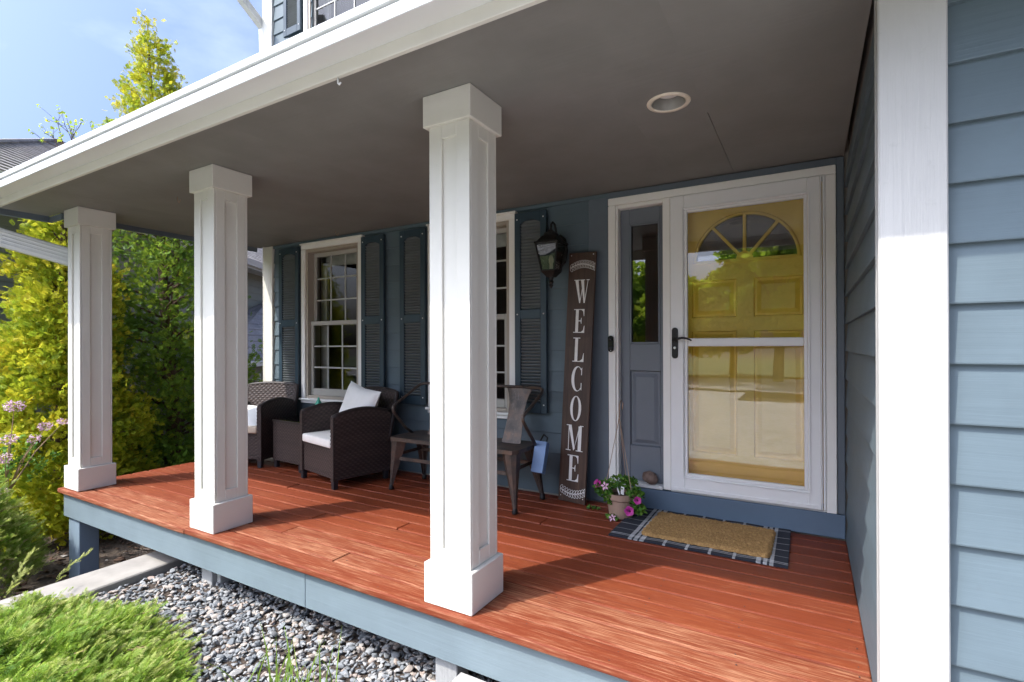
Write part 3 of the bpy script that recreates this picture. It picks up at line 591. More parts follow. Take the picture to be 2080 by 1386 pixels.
# columns
colmesh = {}
def column(xr):
    w = .2758; x0, x1, y0, y1 = xr - w, xr, 1.8955, 1.8955 + w
    if not colmesh:
        o_ = (x0 + w / 2, y0 + w / 2, 0); b = .022
        colmesh['base'] = mesh_of('column_base', G().box(x0, x1, y0, y1, .001, .192), M['white_x'], o_, .004)
        cx0, cx1, cy0, cy1 = x0 - .003, x1 - .004, y0 + .002, y1 + .0
        colmesh['cap'] = mesh_of('column_cap', G().box(x0 - .002, x1 - .004, y0 + .003, y1 + .003, 2.2503, 2.398), M['white_x'], o_, .003)
        a0, a1, c0, c1 = x0 + b, x1 - b, y0 + b, y1 - b; r_ = .013; s_ = .074; zb, zt = .1925, 2.2498
        colmesh['core'] = mesh_of('column', G().box(a0 + r_, a1 - r_, c0 + r_, c1 - r_, zb, zt), M['white_z'], o_)
        for nm, f in (('front', 0), ('back', 1), ('right', 2), ('left', 3)):
            g = G(); hw = a1 - a0; e_ = r_ + .001 if f > 1 else 0
            def bx(u0, u1, z0, z1):
                if f == 0: g.box(a0 + u0, a0 + u1, c0, c0 + r_ - .0006, z0, z1)
                elif f == 1: g.box(a0 + u0, a0 + u1, c1 - r_ + .0006, c1, z0, z1)
                elif f == 2: g.box(a1 - r_ + .0006, a1, c0 + u0, c0 + u1, z0, z1)
                else: g.box(a0, a0 + r_ - .0006, c0 + u0, c0 + u1, z0, z1)
            bx(e_, s_, zb, zt); bx(hw - s_, hw - e_, zb, zt); bx(s_, hw - s_, zb, zb + .072); bx(s_, hw - s_, zt - .062, zt)
            colmesh[nm] = mesh_of('panel_frame', g, M['white_z'], o_, .002)
    loc = Vector((x0 + w / 2, y0 + w / 2, 0)) - org(porch)
    c = link('column', colmesh['core'], porch, loc)
    link('column_base', colmesh['base'], c); link('column_cap', colmesh['cap'], c)
    for nm in ('front', 'back', 'right', 'left'): link('panel_frame', colmesh[nm], c)
for x in (-5.3051, -3.3319, -1.3107): column(x)
# ceiling with the hole for the recessed lamp
CL = (-.590, 2.546); CZ = 2.3985
part('ceiling_panel', G().box(-5.95, -4.9535, 1.432, 1.92, CZ, CZ + .012).box(-5.73, -4.9535, 1.921, 3.838, CZ, CZ + .012), M['soffit'], porch)
part('ceiling_panel', G().box(-4.9505, -2.70, 1.432, 3.838, CZ, CZ + .012), M['soffit'], porch); part('ceiling_panel', G().box(-2.70, -.4455, 1.432, 2.30, CZ, CZ + .012).box(-2.70, -.80, 2.30, 3.838, CZ, CZ + .012), M['soffit'], porch)
g = G(); n = 32; x0, x1, y0, y1 = -.80, -.4455, 2.30, 3.838; vs = []
for k in range(n):
    a = 2 * math.pi * k / n; dx, dy = math.cos(a), math.sin(a); vs.append((CL[0] + .083 * dx, CL[1] + .083 * dy, CZ))
for k in range(n):
    a = 2 * math.pi * k / n; dx, dy = math.cos(a), math.sin(a); t = min(((x1 if dx > 0 else x0) - CL[0]) / dx if abs(dx) > 1e-6 else 9e9, (.14 if dy > 0 else -.14) / dy if abs(dy) > 1e-6 else 9e9); vs.append((CL[0] + t * dx, CL[1] + t * dy, CZ))
g.add(vs, [(k, (k + 1) % n, n + (k + 1) % n, n + k) for k in range(n)])
for xa, ya in ((x0, CL[1] - .14), (x1, CL[1] - .14), (x1, CL[1] + .14), (x0, CL[1] + .14)): pass
g.box(x0, x1, y0, CL[1] - .14, CZ, CZ + .012).box(x0, x1, CL[1] + .14, y1, CZ, CZ + .012)
# corners left open by the ring
for sx, sy in ((1, 1), (1, -1), (-1, 1), (-1, -1)):
    cx_, cy_ = (x1 if sx > 0 else x0), CL[1] + .14 * sy; g.add([(cx_, cy_, CZ + .0005), (cx_ - sx * .07, cy_, CZ + .0005), (cx_, cy_ - sy * .07, CZ + .0005)], [(0, 1, 2)])
part('ceiling_panel', g, M['soffit'], porch)
part('ceiling_panel', G().box(-.4455, .190, 1.432, 2.76, CZ, CZ + .012).box(-.4425, .190, 2.76, 3.838, CZ, CZ + .012).box(.1905, 5.9, 1.432, 1.93, CZ, CZ + .012), M['soffit'], porch)
part('fascia', G().box(-5.98, 5.9, 1.410, 1.430, 2.283, 2.440), M['white_x'], porch, .002)
prof = [(1.409, 2.334), (1.299, 2.323), (1.2965, 2.326), (1.2965, 2.370), (1.301, 2.3735), (1.309, 2.3755), (1.309, 2.379), (1.292, 2.3785), (1.2885, 2.381), (1.2865, 2.406), (1.2885, 2.409), (1.300, 2.409), (1.300, 2.404), (1.293, 2.402), (1.297, 2.385), (1.312, 2.382), (1.303, 2.372), (1.303, 2.332), (1.404, 2.340), (1.404, 2.43), (1.409, 2.43)]
gut = part('gutter', G().prism(prof, 'x', -6.02, 5.9), M['alum'], porch)
part('gutter_end', G().prism([(1.409, 2.334), (1.299, 2.323), (1.2965, 2.370), (1.2865, 2.409), (1.409, 2.43)], 'x', -6.026, -6.0205), M['alum'], gut)
part('end_trim', G().box(-5.975, -5.951, 1.432, 1.92, 2.345, 2.44), M['slate_z'], porch, .003); part('end_trim', G().box(-5.975, -5.70, 1.921, 1.945, 2.345, 2.397), M['slate_z'], porch, .003); part('end_trim', G().box(-5.752, -5.731, 1.946, 3.80, 2.350, 2.44), M['slate_z'], porch, .003)
part('roof', G().prism([(1.37, 2.425), (3.836, 3.27), (3.836, 3.30), (1.37, 2.445)], 'x', -5.99, .18), M['shingle2'], porch); part('roof', G().prism([(1.37, 2.425), (1.93, 2.62), (1.93, 2.65), (1.37, 2.445)], 'x', .1805, 5.9), M['shingle2'], porch)
part('gable_board', G().prism([(1.432, 2.445), (3.836, 2.445), (3.836, 3.29)], 'x', -5.80, -5.76), M['siding_y'], porch)
hk = {}
for (x, y, z) in ((-4.309, 2.18, 0), (-4.19, 3.64, 0)): part('hook', G().tube([(x, y, CZ), (x, y, CZ - .025), (x + .008, y, CZ - .042), (x + .022, y, CZ - .050), (x + .034, y, CZ - .040), (x + .036, y, CZ - .026)], .003, 6), M['wire'], porch, smooth=True)
part('hook', G().tube([(-1.62, 1.42, 2.2835), (-1.62, 1.42, 2.262), (-1.612, 1.42, 2.254), (-1.604, 1.42, 2.262)], .004, 6), M['alum'], porch, smooth=True)
downspout([(-6.10, 1.30, 2.24), (-5.70, 2.08, 1.99), (-5.69, 2.10, 1.2)], .10, .15, porch)

# ------------------------------------------------------------------ lamp in the porch ceiling
lp = thing('ceiling_light', 'round recessed porch light with ivory rim in the grey ceiling', 'light', (CL[0], CL[1], CZ))
part('trim_ring', G().lathe([(.080, .0), (.080, -.006), (.086, -.0085), (.100, -.0075), (.103, -.003), (.103, 0.0)], (*CL, CZ), 40), M['oldwhite'], lp, smooth=True, recalc=True)
part('reflector', G().lathe([(.080, -.004), (.074, .02), (.062, .08), (.060, .13), (.0001, .13)], (*CL, CZ), 32), M['reflector'], lp, smooth=True)
part('lamp', G().lathe([(.058, .125), (.058, .055), (.050, .040), (.03, .032), (.0001, .030)], (*CL, CZ), 24), M['lightbulb'], lp, smooth=True)
# ------------------------------------------------------------------ wicker furniture
def panel_mesh(name, fn, nu, nv, m, amp=.004):
    """woven panel: strands pass over and under upright stakes, shade painted into the gaps by tint; real relief, strand by strand"""
    a = np.linspace(0, 1, nu * 3 + 1); b = np.linspace(0, 1, nv * 3 + 1); V = np.zeros((len(b), len(a), 3)); T = np.zeros((len(b), len(a)))
    st_ = rng.uniform(-.12, .12, nv + 2)
    for jj, v in enumerate(b):
        for ii, u in enumerate(a):
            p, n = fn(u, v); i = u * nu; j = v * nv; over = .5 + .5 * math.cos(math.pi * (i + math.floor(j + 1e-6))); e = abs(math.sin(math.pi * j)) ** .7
            V[jj, ii] = np.array(p) + np.array(n) * e * over * amp; T[jj, ii] = .12 + .62 * over * (.4 + .6 * e) + st_[int(j)]  # tint follows weave height: painted shade in gaps, light on crests, random tone per strand
    nx = len(a); I = np.arange(len(b) - 1)[:, None] * nx + np.arange(nx - 1)[None]; F = np.stack([I, I + 1, I + nx + 1, I + nx], -1).reshape(-1, 4)
    return fastmesh(name, V.reshape(-1, 3), F, m, np.clip(T, 0, 1).reshape(-1))
cw = {}
def chair_parts():
    W_, D_, H_ = .624, .56, .60   # local frame: front edge on y=0, seat opens to -y
    arm = lambda t: .60 + .055 * math.sin(math.pi * min(1, max(0, t * .93 + .04)))     # arched top of an arm
    t_ = .045
    for s, xo in ((0, 0), (1, W_ - t_)):
        # arm: outer face, inner face, woven; solid core between
        xa, xb = xo, xo + t_
        cw['arm%d' % s] = None
    def side(x, nx):
        return lambda u, v: ((x, u * D_, .075 + v * (arm(u) - .075)), (nx, 0, 0))
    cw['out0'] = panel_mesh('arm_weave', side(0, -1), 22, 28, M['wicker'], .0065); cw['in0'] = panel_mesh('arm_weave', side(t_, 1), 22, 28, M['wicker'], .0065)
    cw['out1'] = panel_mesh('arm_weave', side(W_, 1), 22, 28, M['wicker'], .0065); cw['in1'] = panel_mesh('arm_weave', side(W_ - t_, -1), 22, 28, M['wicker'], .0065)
    for s, xo in ((0, 0), (1, W_ - t_)):
        g = G(); n = 14; prof = [(0, .075)] + [(D_ * i / n, arm(i / n)) for i in range(n + 1)] + [(D_, .075)]
        g.prism(prof, 'x', xo + .001, xo + t_ - .001); cw['core%d' % s] = mesh_of('arm', g, M['wicker'], bevel=.004)
        g = G()
        for i in range(n): pass
        pts = [(xo + t_ / 2, D_ * i / n, arm(i / n) + .002) for i in range(n + 1)]; g.tube(pts, .024, 8); cw['roll%d' % s] = mesh_of('arm_roll', g, M['wicker'], smooth=True)
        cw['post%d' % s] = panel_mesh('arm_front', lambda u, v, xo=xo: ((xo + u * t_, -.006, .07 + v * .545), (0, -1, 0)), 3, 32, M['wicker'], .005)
        cw['postc%d' % s] = mesh_of('front_post', G().box(xo - .001, xo + t_ + .001, -.005, .03, .0701, .612), M['wicker'], bevel=.004)
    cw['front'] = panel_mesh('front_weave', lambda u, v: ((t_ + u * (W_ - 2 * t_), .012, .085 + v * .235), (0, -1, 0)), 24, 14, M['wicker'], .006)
    cw['base'] = mesh_of('seat_base', G().box(t_ + .001, W_ - t_ - .001, .014, D_ - .02, .08, .335).box(t_, W_ - t_, .002, .03, .322, .342), M['wicker'], bevel=.003)
    back = lambda u, v: ((.012 + u * (W_ - .024), D_ - .035 + .10 * v + .012 * math.cos(math.pi * (u - .5)), .33 + v * (.450 + .020 * math.sin(math.pi * u))), (0, -.98, .2))
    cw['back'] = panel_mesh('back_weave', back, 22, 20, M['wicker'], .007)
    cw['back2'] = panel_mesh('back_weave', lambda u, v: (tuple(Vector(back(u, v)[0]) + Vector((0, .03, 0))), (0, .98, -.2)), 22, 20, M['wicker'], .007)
    g = G(); pts = [Vector(back(0, i / 6)[0]) + Vector((0, .014, 0)) for i in range(7)] + [Vector(back(i / 14, 1)[0]) + Vector((0, .014, 0)) for i in range(1, 15)] + [Vector(back(1, 1 - i / 6)[0]) + Vector((0, .014, 0)) for i in range(1, 7)]
    g.tube(pts, .021, 8); cw['backroll'] = mesh_of('back_frame', g, M['wicker'], smooth=True)
    cw['foot'] = mesh_of('leg', G().prism([(0, 0), (.04, 0), (.046, .075), (-.003, .075)], 'y', 0, .042), M['wfoot'], bevel=.003)
    # seat cushion
    g = G()
    def cu(u, v):
        th = 2 * math.pi * v; sx = math.copysign(abs(math.cos(th)) ** .28, math.cos(th)); return None
    g.box(t_ + .004, W_ - t_ - .004, -.012, D_ - .06, .344, .418); cw['cushion'] = mesh_of('cushion', g, M['cushion'], bevel=.016, smooth=True, seg=3)
chair_parts()
def wicker_chair(label, loc, rotz):
    t = thing('wicker_chair', label, 'chair', loc, rotz, 'dark brown wicker armchairs on the porch')
    W_ = .624
    for s in (0, 1):
        a = link('arm', cw['core%d' % s], t); link('arm_weave', cw['out%d' % s], a); link('arm_weave', cw['in%d' % s], a); link('arm_roll', cw['roll%d' % s], a)
        link('arm_front', cw['post%d' % s], a); link('front_post', cw['postc%d' % s], a)
    b = link('seat_base', cw['base'], t); link('front_weave', cw['front'], b)
    k = link('backrest', cw['back'], t); link('back_weave', cw['back2'], k); link('back_frame', cw['backroll'], k)
    for x in (.002, W_ - .046):
        for y in (.0, .50): link('leg', cw['foot'], t, (x, y, 0))
    return t
def pillow(name, label, cat, loc, rot, w, h, th, m, group=None):
    g = G(); n = 22
    def P(u, v, s):
        x = (u - .5) * 2; y = (v - .5) * 2; e = max(0, (1 - abs(x) ** 2.6)) ** .5 * max(0, (1 - abs(y) ** 2.6)) ** .5; pin = 1 - .13 * (1 - abs(y) ** 2) * 0
        px = x * w / 2 * (1 - .10 * (1 - y * y) * abs(x) ** 3 * 0 - .09 * (1 - abs(y)) * abs(x)); py = y * h / 2 * (1 - .11 * (1 - abs(x)) * abs(y))
        wr = .006 * math.sin(9 * x + 4 * y) * e + .004 * math.sin(17 * y - 6 * x) * e
        return (px, s * (th / 2 * e + .003) + wr * (s > 0), py)
    g.grid(lambda u, v: P(u, v, -1), n, n); g.grid(lambda u, v: P(u, v, 1), n, n)
    o = link(name, mesh_of(name, g, m, smooth=True), None, loc, rot); return tag(o, label, cat, group)
RZ = math.atan2(-.141, .608)
def off(loc, rz, p): return Vector(loc) + Matrix.Rotation(rz, 3, 'Z') @ Vector(p)
c1 = Vector((-4.078, 3.128, 0)); wicker_chair('dark brown wicker armchair nearer the metal bench with a pale pillow on it', c1, RZ)
tag(link('seat_cushion', cw['cushion'], None, c1, (0, 0, RZ)), 'cream cushion on the seat of the nearer wicker armchair', 'cushion', 'cushions on the wicker armchairs')
pillow('throw_pillow', 'pale square pillow leaning crooked in the nearer wicker armchair', 'pillow', off(c1, RZ, (.355, .385, .640)), (R(-17), R(9), RZ + R(2)), .50, .42, .15, M['pillow'], 'pillows on the wicker armchairs')
RZ2 = R(20.0); c2 = Vector((-4.734, 3.175, 0)) - Matrix.Rotation(RZ2, 3, 'Z') @ Vector((.624, 0, 0)); wicker_chair('dark brown wicker armchair in the far left corner of the porch', c2, RZ2)
tag(link('seat_cushion', mesh_of('seat_cushion', G().box(.049, .575, -.012, .50, .344, .418), M['sand'], bevel=.016, smooth=True, seg=3), None, c2, (0, 0, RZ2)), 'tan cushion on the seat of the far corner wicker armchair', 'cushion', 'cushions on the wicker armchairs')
pillow('throw_pillow', 'pale pillow lying flat on the far corner wicker armchair', 'pillow', off(c2, RZ2, (.36, .20, .475)), (R(-68), R(6), RZ2), .42, .40, .14, M['pillow'], 'pillows on the wicker armchairs')
# glass topped wicker storage table between them
tb = thing('wicker_table', 'dark wicker box table with glass top between the two armchairs', 'table', (-4.68, 3.27, 0), R(-4))
g = G().box(.001, .459, .001, .459, .075, .455); b_ = part('table_body', g, M['wicker'], tb, .004, world=False)
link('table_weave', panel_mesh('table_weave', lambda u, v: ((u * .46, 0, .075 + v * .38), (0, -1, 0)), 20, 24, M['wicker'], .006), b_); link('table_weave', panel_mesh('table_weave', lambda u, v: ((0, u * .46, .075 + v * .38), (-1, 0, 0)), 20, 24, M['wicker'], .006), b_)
part('table_rim', G().box(-.008, .468, -.008, .022, .456, .482).box(-.008, .468, .438, .468, .456, .482).box(-.008, .022, .0225, .4375, .456, .482).box(.438, .468, .0225, .4375, .456, .482), M['wicker'], tb, .004, world=False)
part('glass_top', G().box(-.006, .466, -.006, .466, .4835, .4895), M['tglass'], tb, world=False)
part('table_board', G().box(.022, .438, .022, .438, .456, .470), M['wicker'], tb, world=False)
for x in (.004, .416):
    for y in (.004, .416): part('leg', G().box(x, x + .04, y, y + .04, 0, .0745), M['wfoot'], tb, .003, world=False)
tl = thing('garden_ornament', 'small teal cone shaped ornament on the wicker table', 'ornament', (-4.36, 3.56, .490))
part('cone', G().lathe([(.075, 0), (.070, .012), (.055, .08), (.032, .14), (.012, .180), (.008, .20), (.0001, .204)], (-4.36, 3.56, .490), 18), M['teal'], tl, smooth=True)
part('brim', G().lathe([(.0001, .0), (.080, .0), (.084, .006), (.078, .012), (.06, .016)], (-4.36, 3.56, .490), 18), M['teal'], tl, smooth=True)

# ------------------------------------------------------------------ metal bench
bn = thing('metal_bench', 'aged gunmetal two seat bench with splat backs behind the near column', 'bench', (-2.455, 3.44, 0))
X0, X1, Y0, Y1 = -3.075, -1.835, 3.215, 3.645
def seatP(u, v):
    x = X0 + (X1 - X0) * u; y = Y0 - .005 + (Y1 - Y0 - .02) * v; a = min(u, 1 - u) * (X1 - X0); rr_ = .05
    if a < rr_:
        k = rr_ - math.sqrt(max(0, rr_ ** 2 - (rr_ - a) ** 2)); y = min(max(y, Y0 - .005 + k), Y1 - .025 - k)
    return (x, y, .452 - .012 * math.sin(math.pi * v) * math.sin(math.pi * min(1, u * 2 % 1 if u < 1 else 1)) )
g = G().grid(seatP, 40, 10); nb = len(g.v)
per = [i for i in range(41)] + [(j + 1) * 41 - 1 for j in range(1, 11)] + [10 * 41 + i for i in range(39, -1, -1)] + [j * 41 for j in range(9, 0, -1)]
lo = [(g.v[i][0], g.v[i][1], g.v[i][2] - .030) for i in per]; nn = len(per); base = len(g.v); g.v += lo
g.f += [(per[k], per[(k + 1) % nn], base + (k + 1) % nn, base + k) for k in range(nn)]
part('seat', g, M['gun'], bn, .0, smooth=False)
def leg(x, y, dx, dy, rz):
    g = G(); n = 6; sec = [(-1, .55), (-.45, -.1), (0, .30), (.45, -.1), (1, .55), (.6, -.6), (0, -.95), (-.6, -.6)]   # folded channel
    for i in range(n + 1):
        t = i / n; w = .066 * (1 - t) ** 1.15 + .019; z = .425 * (1 - t) + .03 * t; cx = x + dx * t; cy = y + dy * t; c_, s_ = math.cos(rz), math.sin(rz)
        for a, b in sec: g.v.append((cx + w * (a * c_ - b * s_) * .9, cy + w * (a * s_ + b * c_) * .7, z))
    m_ = len(sec)
    for i in range(n):
        for k in range(m_): g.f.append((i * m_ + k, i * m_ + (k + 1) % m_, (i + 1) * m_ + (k + 1) % m_, (i + 1) * m_ + k))
    l = part('leg', g, M['gun'], bn)
    part('rubber_foot', G().lathe([(.0001, 0), (.021, 0), (.022, .012), (.018, .034), (.014, .042)], (x + dx, y + dy, 0), 12), M['black'], l, smooth=True)
leg(-1.905, 3.265, .062, -.052, R(20)); leg(-3.005, 3.265, -.072, -.010, R(-20)); leg(-1.905, 3.585, .072, .050, R(160)); leg(-3.005, 3.585, -.050, .078, R(200))
part('stretcher', G().beam((-3.05, 3.262, .270), (-1.86, 3.262, .270), .008, .030), M['gun'], bn, .002); part('stretcher', G().beam((-3.05, 3.60, .285), (-1.86, 3.60, .285), .008, .030), M['gun'], bn, .002)
part('stretcher', G().beam((-1.885, 3.27, .300), (-1.885, 3.59, .300), .008, .026), M['gun'], bn, .002); part('stretcher', G().beam((-3.025, 3.27, .300), (-3.025, 3.59, .300), .008, .026), M['gun'], bn, .002)
def arm(x, sx):
    p = [(x - sx * .02, 3.50, .44), (x, 3.42, .500), (x, 3.30, .622), (x, 3.262, .668), (x, 3.262, .700), (x, 3.30, .722), (x, 3.42, .776), (x, 3.56, .845), (x - sx * .012, 3.600, .868), (x - sx * .05, 3.628, .878), (x - sx * .20, 3.640, .880)]
    return p
pR = arm(-1.80, 1); pL = arm(-3.06, -1)
part('arm_tube', G().tube(pR, .0125, 10), M['gun'], bn, smooth=True); part('arm_tube', G().tube(pL, .0125, 10), M['gun'], bn, smooth=True)
part('back_rail', G().tube([(-2.0, 3.640, .880), (-2.455, 3.645, .880), (-2.86, 3.640, .880)], .012, 10), M['gun'], bn, smooth=True)
def splat(xc):
    def P(u, v, o_=0):
        w = .066 + .062 * (v ** 5) + .02 * (1 - v) ** 2; flare = max(0, (abs(u - .5) * 2 - .55)) ** 1.3
        return (xc + (u - .5) * 2 * w, 3.505 + .135 * v + .012 * math.sin(math.pi * v) + .05 * flare * v ** 3 + o_, .445 + .437 * v)
    g = G().grid(lambda u, v: P(u, v), 10, 14).grid(lambda u, v: P(u, v, .004), 10, 14); part('back_splat', g, M['gun'], bn, smooth=True)
splat(-2.045); splat(-2.80)
# blue sleeve hanging on the bench end
hs = thing('plastic_holder', 'blue open box sleeve hanging on the right end of the bench', 'holder', (-1.79, 3.47, .25))
rot = Matrix.Rotation(R(-20), 3, 'X') @ Matrix.Rotation(R(8), 3, 'Z'); c = Vector((-1.775, 3.485, .365))
g = G()
for p, s_ in (((0, -.036, 0), (.092, .005, .235)), ((0, .036, 0), (.092, .005, .235)), ((-.0435, 0, 0), (.005, .066, .235)), ((.0435, 0, 0), (.005, .066, .235)), ((0, 0, -.1125), (.081, .066, .005))): g.obox(c + rot @ Vector(p), s_, rot)
part('sleeve', g, M['blue'], hs, .002); part('strap', G().tube([c + rot @ Vector((.02, .03, .10)), c + rot @ Vector((.02, .045, .16)), c + rot @ Vector((-.01, .03, .18)), c + rot @ Vector((-.02, -.01, .11))], .007, 6), M['black'], hs, smooth=True)

# ------------------------------------------------------------------ welcome sign
sgl = Vector((-1.595, 3.655, 0)); sg = thing('welcome_sign', 'tall dark wooden board reading WELCOME leaning on the wall', 'sign', sgl)
SW, SH = .232, 1.945; rotS = Matrix.Rotation(R(1.9), 3, 'Y') @ Matrix.Rotation(R(-2.6), 3, 'X') @ Matrix.Rotation(R(-5), 3, 'Z')
def sput(name, g, m, parent=None, bevel=0, **k):
    me = mesh_of(name, g, m, bevel=bevel, **k); o = link(name, me, parent or sg); 
    return o
sg.rotation_euler = rotS.to_euler()
sput('board', G().box(-SW / 2, SW / 2, 0, .019, 0.004, SH), M['walnut'], None, .002)
LT = {}
LT['E'] = [[(.22, 0), (.45, 0), (.45, 1), (.22, 1)], [(.06, .965), (.90, .965), (.90, 1), (.06, 1)], [(.06, 0), (.95, 0), (.95, .035), (.06, .035)], [(.45, .485), (.68, .485), (.68, .52), (.45, .52)], [(.66, .38), (.70, .38), (.70, .63), (.66, .63)], [(.62, .48), (.66, .40), (.66, .61), (.62, .53)], [(.865, .70), (.90, .70), (.90, .965), (.66, .965), (.80, .90)], [(.915, .30), (.95, .30), (.95, .035), (.68, .035), (.84, .11)]]
LT['L'] = [[(.22, 0), (.45, 0), (.45, 1), (.22, 1)], [(.06, .965), (.62, .965), (.62, 1), (.06, 1)], [(.06, 0), (.95, 0), (.95, .035), (.06, .035)], [(.915, .36), (.95, .36), (.95, .035), (.62, .035), (.83, .12)]]
LT['W'] = [[(.04, .96), (.27, .96), (.475, .0), (.39, .0)], [(.46, .0), (.425, .10), (.60, .80), (.63, .74)], [(.46, .96), (.68, .96), (.80, .0), (.71, .0)], [(.80, .0), (.765, .12), (.955, .96), (.99, .96)], [(-.04, .96), (.36, .96), (.36, .99), (-.04, .99)], [(.40, .96), (.75, .96), (.75, .99), (.40, .99)], [(.86, .96), (1.08, .96), (1.08, .99), (.86, .99)]]
LT['M'] = [[(.12, .03), (.165, .03), (.165, .96), (.12, .96)], [(.10, 1), (.30, 1), (.57, .10), (.50, .02), (.47, .02)], [(.50, .02), (.53, .10), (.80, .97), (.84, .97), (.84, .86)], [(.76, .03), (.97, .03), (.97, .97), (.76, .97)], [(-.02, 0), (.30, 0), (.30, .03), (-.02, .03)], [(.64, 0), (1.08, 0), (1.08, .03), (.64, .03)], [(-.02, .97), (.12, .97), (.12, 1), (-.02, 1)], [(.84, .97), (1.08, .97), (1.08, 1), (.84, 1)]]
def ring(a0, a1, rx, ry, ix, iy, n=26, sh=0):
    out_ = []
    for k in range(n):
        t0 = R(a0 + (a1 - a0) * k / n); t1 = R(a0 + (a1 - a0) * (k + 1) / n)
        out_.append([(.5 + rx * math.cos(t0), .5 + ry * math.sin(t0)), (.5 + rx * math.cos(t1), .5 + ry * math.sin(t1)), (.5 + sh + ix * math.cos(t1), .5 + iy * math.sin(t1)), (.5 + sh + ix * math.cos(t0), .5 + iy * math.sin(t0))])
    return out_
LT['O'] = ring(0, 360, .46, .52, .245, .485)
LT['C'] = ring(48, 312, .47, .52, .30, .485, 26, .06) + [[(.80, .66), (.86, .66), (.86, .98), (.80, .93)], [(.80, .34), (.86, .34), (.86, .02), (.80, .07)]]
def letter(ch, zc, h, w, xo=0):
    g = G()
    for pl_ in LT[ch]:
        q_ = [(xo + (x - .5) * w, zc + (z - .5) * h) for x, z in pl_]; g.add([(x, -.0012, z) for x, z in q_] , [tuple(range(len(q_)))])
    o = sput('letter', g, M['letter'], None, 0, recalc=False)
    return o
for ch, z_, h, w, xo in (('W', 1.640, .185, .118, .004), ('E', 1.408, .185, .108, -.003), ('L', 1.184, .188, .108, .002), ('C', .958, .188, .108, .004), ('O', .728, .188, .104, .002), ('M', .500, .198, .132, .0), ('E', .268, .200, .112, .0)): letter(ch, z_, h, w, xo)
def strip(g, pts, w):
    for (x0, z0), (x1, z1) in zip(pts, pts[1:]):
        d = Vector((x1 - x0, z1 - z0)); l = d.length or 1; n = Vector((-d.y, d.x)) / l * w / 2; e = d / l * w * .25
        g.add([(x0 - e.x + n.x, -.0012, z0 - e.y + n.y), (x0 - e.x - n.x, -.0012, z0 - e.y - n.y), (x1 + e.x - n.x, -.0012, z1 + e.y - n.y), (x1 + e.x + n.x, -.0012, z1 + e.y + n.y)], [(0, 1, 2, 3)])
def vine(zc, flip):
    g = G(); n = 9; cur = [((-.100 + .200 * i / n), zc + flip * (.030 * math.sin(math.pi * (i / n) * .95 + .1) - .014)) for i in range(n + 1)]; strip(g, cur, .0046)
    for i in range(n + 1):
        x, z = cur[i]
        for sgn in (1, -1):
            a = R(58) * sgn; ax = Vector((math.cos(a), math.sin(a))); L_ = .032; le = []
            for k in range(13):
                t = 2 * math.pi * k / 12; u = (1 - math.cos(t)) / 2 * L_ + .003; v = math.sin(t) * .0085; le.append((min(.112, x + ax.x * u - ax.y * v), z + ax.y * u + ax.x * v))
            strip(g, le, .0032)
    sput('vine', g, M['letter'], None, 0, recalc=False)
vine(1.838, 1); vine(.085, -1)
for x in (-.096, .096):
    for z in (.045, 1.925): sput('screw', G().lathe([(.0001, -.002), (.0035, -.0015), (.0045, .001)], (x, 0, z), 8, 'y'), M['screw'])

# ------------------------------------------------------------------ wall lantern
LX, LZ = -1.745, 1.985
ln = thing('wall_lantern', 'black iron carriage lantern on the wall above the welcome sign', 'lantern', (LX, 3.80, LZ))
g = G().prism([(LX + .062 * math.cos(R(a)) * (1 if abs(math.sin(R(a))) < .8 else .72), LZ - .005 + .135 * math.sin(R(a))) for a in range(0, 360, 45)], 'y', 3.790, 3.815).prism([(LX + .045 * math.cos(R(a)), LZ - .005 + .105 * math.sin(R(a))) for a in range(0, 360, 45)], 'y', 3.774, 3.789)
part('back_plate', g, M['black'], ln, .003)
by = 3.625; bz = LZ + .035
part('bracket', G().tube([(LX, 3.775, LZ + .01), (LX, 3.74, LZ + .035), (LX, 3.725, LZ + .09), (LX, 3.715, LZ + .15), (LX, 3.69, LZ + .192), (LX, 3.65, LZ + .200), (LX, 3.625, LZ + .175), (LX, 3.622, LZ + .13)], .009, 8), M['black'], ln, smooth=True)
part('bracket', G().tube([(LX, 3.775, LZ - .05), (LX, 3.73, LZ - .03), (LX, 3.72, LZ + .03)], .007, 8), M['black'], ln, smooth=True)
def frus(g, r0, z0, r1, z1):
    n = 4; vs = [(LX + r * math.sqrt(2) * math.cos(R(45 + 90 * k)), by + r * math.sqrt(2) * math.sin(R(45 + 90 * k)), z) for r, z in ((r0, z0), (r1, z1)) for k in range(4)]
    return g.add(vs, [(0, 3, 2, 1), (4, 5, 6, 7)] + [(k, (k + 1) % 4, 4 + (k + 1) % 4, 4 + k) for k in range(4)])
g = G(); frus(g, .103, bz - .012, .099, bz + .004); frus(g, .088, bz + .0042, .052, bz + .052); frus(g, .046, bz + .0522, .040, bz + .078); frus(g, .030, bz + .0782, .008, bz + .105)
part('lantern_roof', g, M['black'], ln, .002)
zb = LZ - .185; r0, r1 = .056, .092
g = G()
for sx in (-1, 1):
    for sy in (-1, 1): g.beam((LX + sx * r0, by + sy * r0, zb), (LX + sx * r1, by + sy * r1, bz - .012), .011, .011)
for r, z in ((r0, zb), (r1, bz - .02)):
    for s_ in (-1, 1): g.beam((LX - r, by + s_ * r, z), (LX + r, by + s_ * r, z), .010, .010); g.beam((LX + s_ * r, by - r, z), (LX + s_ * r, by + r, z), .010, .010)
part('cage', g, M['black'], ln)
seed = glassmat('seeded_glass', 1.8, .5, (.62, .56, .50))
